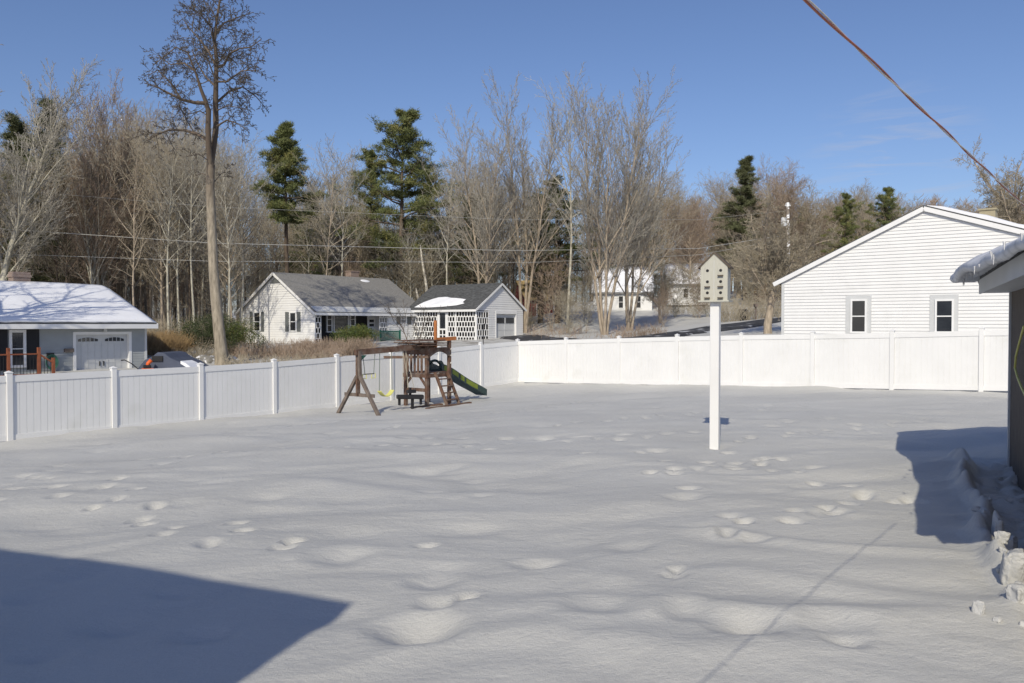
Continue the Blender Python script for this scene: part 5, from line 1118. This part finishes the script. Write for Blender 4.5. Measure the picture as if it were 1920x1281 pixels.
# woods
WL = 'bare trees of the woods behind the houses'
LOOK = {'pole1': 'slender pale-trunked bare tree', 'pole2': 'slender dark-trunked bare tree', 'pole3': 'thin brown bare tree', 'slim1': 'straight grey-brown bare tree', 'slim2': 'high-crowned dark-trunked bare tree', 'slim3': 'pale-trunked bare tree', 'slim4': 'low-branched reddish bare tree', 'fork1': 'forked bare tree', 'vase2': 'forked bare tree'}
occ = []
for k in range(185):
    for _ in range(20):
        px = RT.uniform(-60, 1010); Z = 60+60*RT.random()**1.2; X = (px-CX)/F*Z
        if px > 560 and Z < 74+max(0, px-560)*.012: continue
        if 440 < px < 830 and Z < 78: continue
        if px < 300 and Z < 58: continue
        if abs(px-536) < 38 and Z < 77: continue
        if all((X-a)**2+(Z-b)**2 > 1.5**2 for a, b in occ): break
    occ.append((X, Z)); kd = RT.choice(('pole1', 'pole3', 'pole3', 'pole1', 'pole2', 'pole3', 'pole2', 'fork1', 'slim1', 'pole1'))
    tpx = 255+55*math.sin(px*.013+1)*.7+RT.uniform(-25, 55)+(45 if 480 < px < 1010 else 0)
    reg = 'behind the snowy-roofed blue-grey house' if px < 300 else ('between the snowy roof and the middle house' if px < 470 else ('behind the middle house' if px < 790 else 'behind the garage'))
    if 655 < px < 840: tpx = max(tpx, RT.uniform(370, 430))
    if 490 < px < 585: tpx = max(tpx, RT.uniform(330, 400))
    lk = LOOK[kd]; dp_ = 'near edge' if Z < 80 else 'depth'
    reg = 'left of the blue-grey house ridge' if px < 120 else ('behind the snowy roof' if px < 300 else ('left of the middle house' if px < 470 else ('behind the middle house' if px < 790 else 'behind the garage')))
    put(kd, px, Z, tpx, label=lk+', '+dp_+' of the woods, '+reg, group=lk+'s in the '+dp_+' of the woods '+reg, wid=RT.uniform(.8, 1.05))
for k in range(62):
    px = RT.uniform(1190, 1960); Z = RT.uniform(98, 150); kd = RT.choice(('slim1', 'slim4', 'pole2', 'fork1', 'slim4', 'pole3'))
    if 1360 < px < 1430 and Z < 114: continue
    tpx = (345 if px < 1330 else (322 if px < 1500 else (358 if px < 1620 else 372)))+12*math.sin(px*.03)+RT.uniform(-12, 32)+(15 if px > 1700 else 0)
    put(kd, px, Z, tpx, label=LOOK[kd]+' on the wooded rise '+('behind the far white houses' if px < 1330 else ('above the birdhouse' if px < 1480 else 'behind the white gable')), group=LOOK[kd]+'s on the wooded rise '+('behind the far white houses' if px < 1330 else ('above the birdhouse' if px < 1480 else 'behind the white gable')), wid=RT.uniform(1.1, 1.6))
for k in range(44):
    px = RT.uniform(-40, 1060); Z = RT.uniform(64, 96)
    if 440 < px < 840 and Z < 80: Z = RT.uniform(82, 100)
    if px < 290 and Z < 58: continue
    reg = 'left of the middle house' if px < 450 else 'behind the middle house and garage'
    sk = RT.choice(('sap1', 'sap2')); lk = {'sap1': 'reddish brushy sapling', 'sap2': 'pale wide-spreading sapling'}[sk]; reg = 'behind the snowy roof' if px < 280 else ('left of the middle house' if px < 450 else ('behind the middle house' if px < 790 else 'behind the garage'))
    put(sk, px, Z, None, h=RT.uniform(5, 10), label=lk+' in the understory '+reg, group=lk+'s in the understory '+reg, H0=9)
for k in range(14):
    px = RT.choice((RT.uniform(1000, 1105), RT.uniform(1215, 1330))); Z = RT.uniform(68, 98)
    put(RT.choice(('sap1', 'sap2')), px, Z, None, h=RT.uniform(3, 7), label='thin bare sapling on the snowy slope '+('left' if px < 1110 else 'right')+' of the far white cottage', group='saplings on the snowy slope '+('left' if px < 1110 else 'right')+' of the far white cottage', H0=9)
for kk in range(8):
    px = RT.uniform(1340, 1480); put(RT.choice(('sap1', 'sap2')), px, RT.uniform(92, 104), None, h=RT.uniform(5, 9), label='brushy sapling at the foot of the wooded rise', group='saplings at the foot of the wooded rise', H0=9)
# far wood as one mass: simple stems with fans of twigs
def far_wood(name, pxa, pxb, Za, Zb, n, ta, tb, m, seed, label):
    R = random.Random(seed); br = []; fine = []
    for k in range(n):
        px = R.uniform(pxa, pxb); Z = R.uniform(Za, Zb); x = (px-CX)/F*Z; z = surf(x, Z)-.3; H = at(px, R.uniform(ta, tb), Z)[2]-z
        br.append(([(x, Z, z), (x+R.gauss(0, .3), Z, z+H*.5), (x+R.gauss(0, .5), Z, z+H)], [.15, .10, .02]))
        for j in range(46):
            t = R.uniform(.12, 1); a = R.random()*6.28; L = H*.20*(1.15-t*.7); e = R.uniform(.5, 1.2)
            p = (x, Z, z+H*t); q = (x+math.cos(a)*L*math.cos(e), Z+math.sin(a)*L*math.cos(e), p[2]+L*math.sin(e)); md = tuple((p[i]+q[i])/2+R.gauss(0, .15) for i in range(3)); fine.append(([p, md, q], [.05, .035, .018]))
            for _ in range(5):
                a2 = R.random()*6.28; l2 = L*.5; f = R.random(); s = tuple(p[i]+(q[i]-p[i])*f for i in range(3)); fine.append(([s, (s[0]+math.cos(a2)*l2*.35, s[1]+math.sin(a2)*l2*.35, s[2]+l2*.4), (s[0]+math.cos(a2)*l2*.6, s[1]+math.sin(a2)*l2*.6, s[2]+l2*.85)], [.026, .020, .014]))
    o = mesh_branches(name, br+fine, m, None, 3); return tag(o, label, 'woodland', kind='stuff')
far_wood('far_woodland', -160, 1150, 120, 175, 150, 330, 440, M['twig_dark'], 5, 'dense brown mass of far bare woodland filling the gaps behind the nearer trees')
far_wood('far_woodland', 1100, 2050, 135, 190, 210, 375, 420, M['twig_red'], 6, 'reddish brown mass of far bare woodland on the rise behind the white gable')
# undergrowth: tangled brush along the edge of the woods, dry weeds before the middle house
def thicket(name, spots, n, hh, m, seed, label, cat='brush', r=.012):
    R = random.Random(seed); br = []
    for k in range(n):
        (pa_, Za_, pb_, Zb_, dz) = R.choice(spots); f = R.random(); px = pa_+(pb_-pa_)*f; Z = Za_+(Zb_-Za_)*f+R.uniform(-dz, dz); x = (px-CX)/F*Z; z = surf(x, Z)-.05; h = hh*R.uniform(.4, 1.15)
        p = (x, Z, z); d = nrm((R.gauss(0, .35), R.gauss(0, .35), 1)); pts = [p]
        for s in range(3): d = nrm((d[0]+R.gauss(0, .25), d[1]+R.gauss(0, .25), d[2]+R.gauss(0, .12))); p = tuple(p[i]+d[i]*h/3 for i in range(3)); pts.append(p)
        br.append((pts, [r, r*.8, r*.6, r*.4]))
        for _ in range(3):
            s = pts[R.choice((1, 2))]; d2 = nrm((d[0]+R.gauss(0, .8), d[1]+R.gauss(0, .8), d[2]+R.gauss(0, .4))); br.append(([s, tuple(s[i]+d2[i]*h*.15 for i in range(3)), tuple(s[i]+d2[i]*h*.32+(0, 0, .03)[i] for i in range(3))], [r*.6, r*.5, r*.35]))
    return tag(mesh_branches(name, br, m, None, 3), label, cat, kind='stuff')
thicket('dry_weeds', [(272, 50, 345, 52, 2.0)], 2600, 1.6, M['weed'], 1, 'tall dry tan weeds right of the blue-grey house', 'weeds', .012)
thicket('dry_weeds', [(420, 53, 640, 50, 2.2), (560, 52, 700, 54, 1.6)], 2400, 1.1, M['twig_red'], 2, 'low reddish brush before the middle house', 'brush', .012)
thicket('brush', [(280, 49.5, 420, 50, 1.5), (420, 47, 640, 44, 1.5), (300, 56, 430, 58, 2)], 1300, .8, M['twig'], 3, 'low grey tangled brush on the snowy bank behind the left fence', 'brush')
thicket('brush', [(-30, 60, 460, 64, 4), (440, 80, 1000, 82, 4)], 4000, 2.4, M['twig'], 4, 'tangled brown brush along the edge of the woods', 'brush', .014)
thicket('brush', [(1000, 64, 1250, 60, 2.5), (1150, 58, 1240, 60, 1.0), (985, 70, 1100, 72, 2)], 420, 1.1, M['twig_red'], 7, 'bare red-brown brush on the snowbank behind the back fence', 'brush')
thicket('brush', [(1240, 90, 1460, 96, 4), (1345, 70, 1470, 74, 2)], 900, 2.0, M['twig'], 8, 'bare brown brush beyond the road', 'brush', .014)
S = {'a': shrub('evergreen_shrub', 3.0, 2.9, 1, M['leaf_dark'], 9000), 'b': shrub('evergreen_shrub', 2.8, 2.7, 2, M['leaf'], 9000), 'c': shrub('evergreen_shrub', 2.6, 1.75, 3, M['leaf'], 9000)}
for k, px, Z, lab, s in (('a', 376, 51.5, 'dark green rounded shrub left of the tall lone tree trunk', 1.0), ('b', 438, 53, 'yellow-green shrub between the tall lone tree and the middle house', .92), ('c', 674, 57, 'olive green spreading shrub in front of the bay window', 1.0)):
    x = (px-CX)/F*Z; o = S[k]; o.location = (x, Z, surf(x, Z)-.05); o.scale = (s, s, s); tag(o, lab, 'shrub')
# small bare ornamental tree right of the porch
PROT['sap3'] = base_tree('ornamental_tree', 3.4, dict(slim(seg=[5, 4, 3, 2], n=[9, 6, 4], t0=[.3, .1, .1], len=[.6, .45, .45]), rmin=.012), 51, M['bark_dark'], M['twig_dark'], 2, .35, rt=.09)
put('sap3', 776, 52, None, h=3.6, label='small dark-stemmed ornamental tree before the right wing of the middle house', H0=3.4)

# ---------------------------------------------------------------- stone wall / boulders, snow pile and blower behind the left fence
RB = random.Random(8)
def blob(name, p, s, m, seed, sub=3, amp=.28):
    bm = bmesh.new(); bmesh.ops.create_icosphere(bm, subdivisions=sub, radius=1)
    for v in bm.verts: d = v.co.copy(); v.co = d*(1+amp*noise.noise(d*1.4+Vector((seed*3.1, 0, 0)))+amp*.35*noise.noise(d*4+Vector((seed, 2, 0)))); v.co = Vector((v.co.x*s[0], v.co.y*s[1], v.co.z*s[2]))
    me = bpy.data.meshes.new(name); bm.to_mesh(me); bm.free(); me.materials.append(m); me.shade_smooth(); o = bpy.data.objects.new(name, me); COL.objects.link(o); o.location = p; o.rotation_euler = (0, 0, seed); return o
for k in range(38):
    px = 275+k*4.4+RB.uniform(-4, 4); Z = 47.5+RB.uniform(-.5, 1.2); x = (px-CX)/F*Z; s = RB.uniform(.16, .38)
    tag(blob('boulder', (x, Z, surf(x, Z)+s*.3), (s*1.3, s, s*.75), M['rock'], RB.random()*40), 'grey snow-capped boulder in the row '+('behind the tarp cover' if px < 350 else 'at the foot of the tall lone tree'), 'boulder', 'boulders in the bank '+('behind the tarp cover' if px < 350 else 'by the tall lone tree'))
tq = at(318, 690, 40.2); tc0 = empty('covered_trailer', (tq.x, 40.2, 0), -.1, 'peaked blue-grey tarp cover with a dark opening behind the left fence beside the garage door', 'trailer')
k_ = 40.2/F; zz = lambda py: at(318, py, 40.2)[2]; xx = lambda px: (px-318)*k_
g = MB(); prof = [(xx(262), zz(712)), (xx(378), zz(712)), (xx(368), zz(690)), (xx(350), zz(679)), (xx(330), zz(671)), (xx(318), zz(662)), (xx(305), zz(660)), (xx(295), zz(668)), (xx(280), zz(674)), (xx(266), zz(690))]
g.prism(prof, -.5, 1.6); g.build('tarp', mat('slate_tarp', (.075, .088, .125), .7, .12, 2, bump=.4, bscale=3), tc0, bevel=.03)
g = MB(); g.box(xx(295), xx(316), -.56, -.49, zz(677), zz(667)); g.build('opening', M['black'], tc0)
g = MB(); g.prism([(xx(350), zz(681)), (xx(372), zz(694)), (xx(373), zz(690)), (xx(360), zz(680)), (xx(350), zz(676))], -.52, .6); g.build('snow_patch', M['snow_roof'], tc0)
sb = empty('snow_blower', (at(277, 690, 39.3).x, 39.3, surf(at(277, 690, 39.3).x, 39.3)), .5, 'orange snow blower with black handles parked beside the tarp cover', 'snow blower')
h0 = at(277, 686, 39.3)[2]-sb.location.z
g = MB(); g.box(-.28, .28, -.2, .2, h0-.55, h0-.12); g.build('housing', M['orange'], sb, bevel=.04)
g = MB(); g.tube([(0, 0, h0-.12), (.02, 0, h0+.12), (.16, 0, h0+.26)], [.11, .09, .10], 10); g.build('chute', M['orange'], sb, smooth=True)
g = MB(); [g.tube([(-.25, y, h0-.3), (-.7, y, h0+.12), (-1.0, y, h0+.30), (-1.15, y, h0+.28)], .022, 6) for y in (-.18, .18)]; g.tube([(-.72, -.18, h0+.13), (-.72, .18, h0+.13)], .02, 6); g.build('handle', M['blackplastic'], sb)
g = MB(); [g.tube([(-.2, y-.06, h0-.72), (-.2, y+.06, h0-.72)], .22, 14) for y in (-.28, .28)]; g.build('wheel', M['blackplastic'], sb)
g = MB(); g.box(-.2, .14, -.17, .17, h0-.12, h0+.04); g.build('engine', M['blackplastic'], sb, bevel=.03)
gp = at(906, 600, 33.5); g = MB(); x = (906-CX)/F*33.6; g.tube([(x, 33.6, surf(x, 33.6)), (x, 33.6, 2.3)], .018, 6); g.tube([(x-.05, 33.6, 2.3), (x+.10, 33.6, 2.34)], .015, 6); tag(g.build('garden_pole', M['black'], None), 'thin black pole standing just beyond the left fence near its corner', 'pole')

# ---------------------------------------------------------------- far buildings across the road
def cottage(name, px, Zc, wpx, depth, e_py, r_py, base_py, label, ms, mr, dirv=DR, snow=False, wins=(), cat='house', rz=None):
    p = at(px, base_py, Zc); zb_ = p.z-.4; wd = wpx/F*Zc; o = empty(name, (p.x, p.y, zb_), rz if rz is not None else -.15, label, cat)
    E = at(px, e_py, Zc)[2]-zb_; Rr_ = at(px, r_py, Zc+depth/2)[2]-zb_
    g = MB(); clap(g, [(0, 0), (wd, 0), (wd, E), (0, E)], .25, .02, 0); g.box(0, wd, .001, depth, 0, E-.02); g.build('wall', ms, o)
    gw = MB(); [gw.add([(x, 0, E-.02), (x, depth, E-.02), (x, depth/2, Rr_), (x+.1, 0, E-.02), (x+.1, depth, E-.02), (x+.1, depth/2, Rr_)], [(0,1,2), (5,4,3), (0,2,5,3), (1,4,5,2)]) for x in (.05, wd-.15)]; gw.build('gable', ms, o)
    gable_roof(o, 0, wd, 0, depth/2, depth, E, Rr_, .12, mr, ov=.4, rk=.3)
    if snow: s_ = (Rr_-E)/(depth/2); snow_blanket(o, -.25, wd+.25, -.38, depth/2+.05, lambda y: E+.13+s_*y, .2, 14, 6, M['snow_roof'], 5)
    for (a, b_, z0, z1) in wins: window(o, a*wd, b_*wd, z0*E, z1*E, -.034, .1, 2, 1, proud=.06)
    return o
cottage('cottage', 1113, 97, 108, 8, 547, 506, 590, 'far white cottage under a snowy roof seen through the central trees', M['siding'], M['shingle'], snow=True, wins=((.08, .17, .35, .85), (.42, .52, .35, .85), (.72, .82, .35, .85)))
cottage('cottage', 1252, 100, 92, 8, 532, 500, 566, 'far white house with a snowy roof left of the birdhouse box', M['siding'], M['shingle'], snow=True, wins=((.3, .42, .3, .8), (.65, .77, .3, .8)))
cottage('cabin', 988, 100, 52, 7, 560, 528, 606, 'dull red cabin with a tan roof glimpsed right of the garage gable', M['barnred'], M['tanwood'], cat='cabin', rz=.3, wins=((.35, .5, .4, .8),))
cottage('shed', 1412, 100, 50, 5, 548, 535, 575, 'dull red shed behind the apple tree', M['barnred'], M['tanwood'], cat='shed')
o = at(1393, 605, 72); b_ = MB(); b_.box(-.35, .35, -.3, .3, 0, .9); b_.add([(-.38, -.33, .9), (.38, -.33, .9), (.38, .33, .9), (-.38, .33, .9), (-.34, .1, 1.02), (.34, .1, 1.02)], [(0, 1, 5, 4), (1, 2, 5), (2, 3, 4, 5), (3, 0, 4), (3, 2, 1, 0)]); q = b_.build('rubbish_bin', M['blackplastic'], None); q.location = (o.x, o.y, surf(o.x, o.y)); tag(q, 'dark bin standing in the snow beyond the road right of the birdhouse post', 'bin')
o = at(1417, 600, 70); b_ = MB(); b_.box(-.05, .05, -.05, .05, 0, 1.1); b_.box(-.12, .12, -.25, .25, 1.1, 1.35); q = b_.build('mailbox', M['greywood'], None); q.location = (o.x, o.y, surf(o.x, o.y)); tag(q, 'small roadside mailbox on a post left of the apple tree', 'mailbox')

# ---------------------------------------------------------------- utility pole and wires
UZ = 82; up0 = at(1478, 380, UZ); ux = up0.x; uz = surf(ux, UZ); H = up0.z-uz
upl = empty('utility_pole', (ux, UZ, uz), .1, 'snow-dusted utility pole with a grey transformer above the apple tree', 'utility pole')
g = MB(); g.tube([(0.15, 0, -.3), (0.05, 0, H*.5), (-.05, 0, H)], [.19, .17, .13], 10); g.build('pole', M['polewood'], upl, smooth=True)
g = MB(); g.lathe([(.05, 0), (.24, .03), (.26, .12), (.26, .78), (.22, .88), (.05, .93)], (-.48, -.05, at(0, 425, UZ)[2]-uz), 14); g.bar((-.3, 0, at(0, 418, UZ)[2]-uz), (0, 0, at(0, 418, UZ)[2]-uz), .08); g.build('transformer', M['trim_grey'], upl, smooth=False)
g = MB(); [g.lathe([(.03, 0), (.05, .04), (.03, .08), (.05, .12), (.02, .16)], (x, 0, H-.25), 8) for x in (-.25, .15)]; g.bar((-.35, 0, H-.3), (.25, 0, H-.3), .09); g.build('insulator', M['trim_grey'], upl)
def wire(pts, lab, r=.014):
    P = [at(*q) for q in pts]; L = []
    for i in range(len(P)-1):
        for k in range(10): t_ = k/10; q = P[i].lerp(P[i+1], t_); L.append(tuple(q))
    L.append(tuple(P[-1])); g = MB(); g.tube(L, r, 5); tag(g.build('power_line', M['wire'], None), lab, 'power line')
wire([(-60, 425, 56), (400, 456, 60), (960, 470, 68), (1310, 466, 76), (1478, 440, 82)], 'middle pale power line crossing the woods above the roofs', .020)
wire([(-60, 474, 56), (400, 490, 60), (1000, 492, 68), (1310, 478, 76), (1478, 448, 82)], 'lowest power line crossing just above the chimneys', .014)
wire([(-60, 350, 56), (400, 388, 60), (960, 412, 68), (1310, 412, 76), (1478, 395, 82)], 'uppermost faint power line across the woods', .009)

for k_, o_ in PROT.items():
    if k_ not in used:
        for c_ in list(o_.children): bpy.data.objects.remove(c_)
        bpy.data.objects.remove(o_)
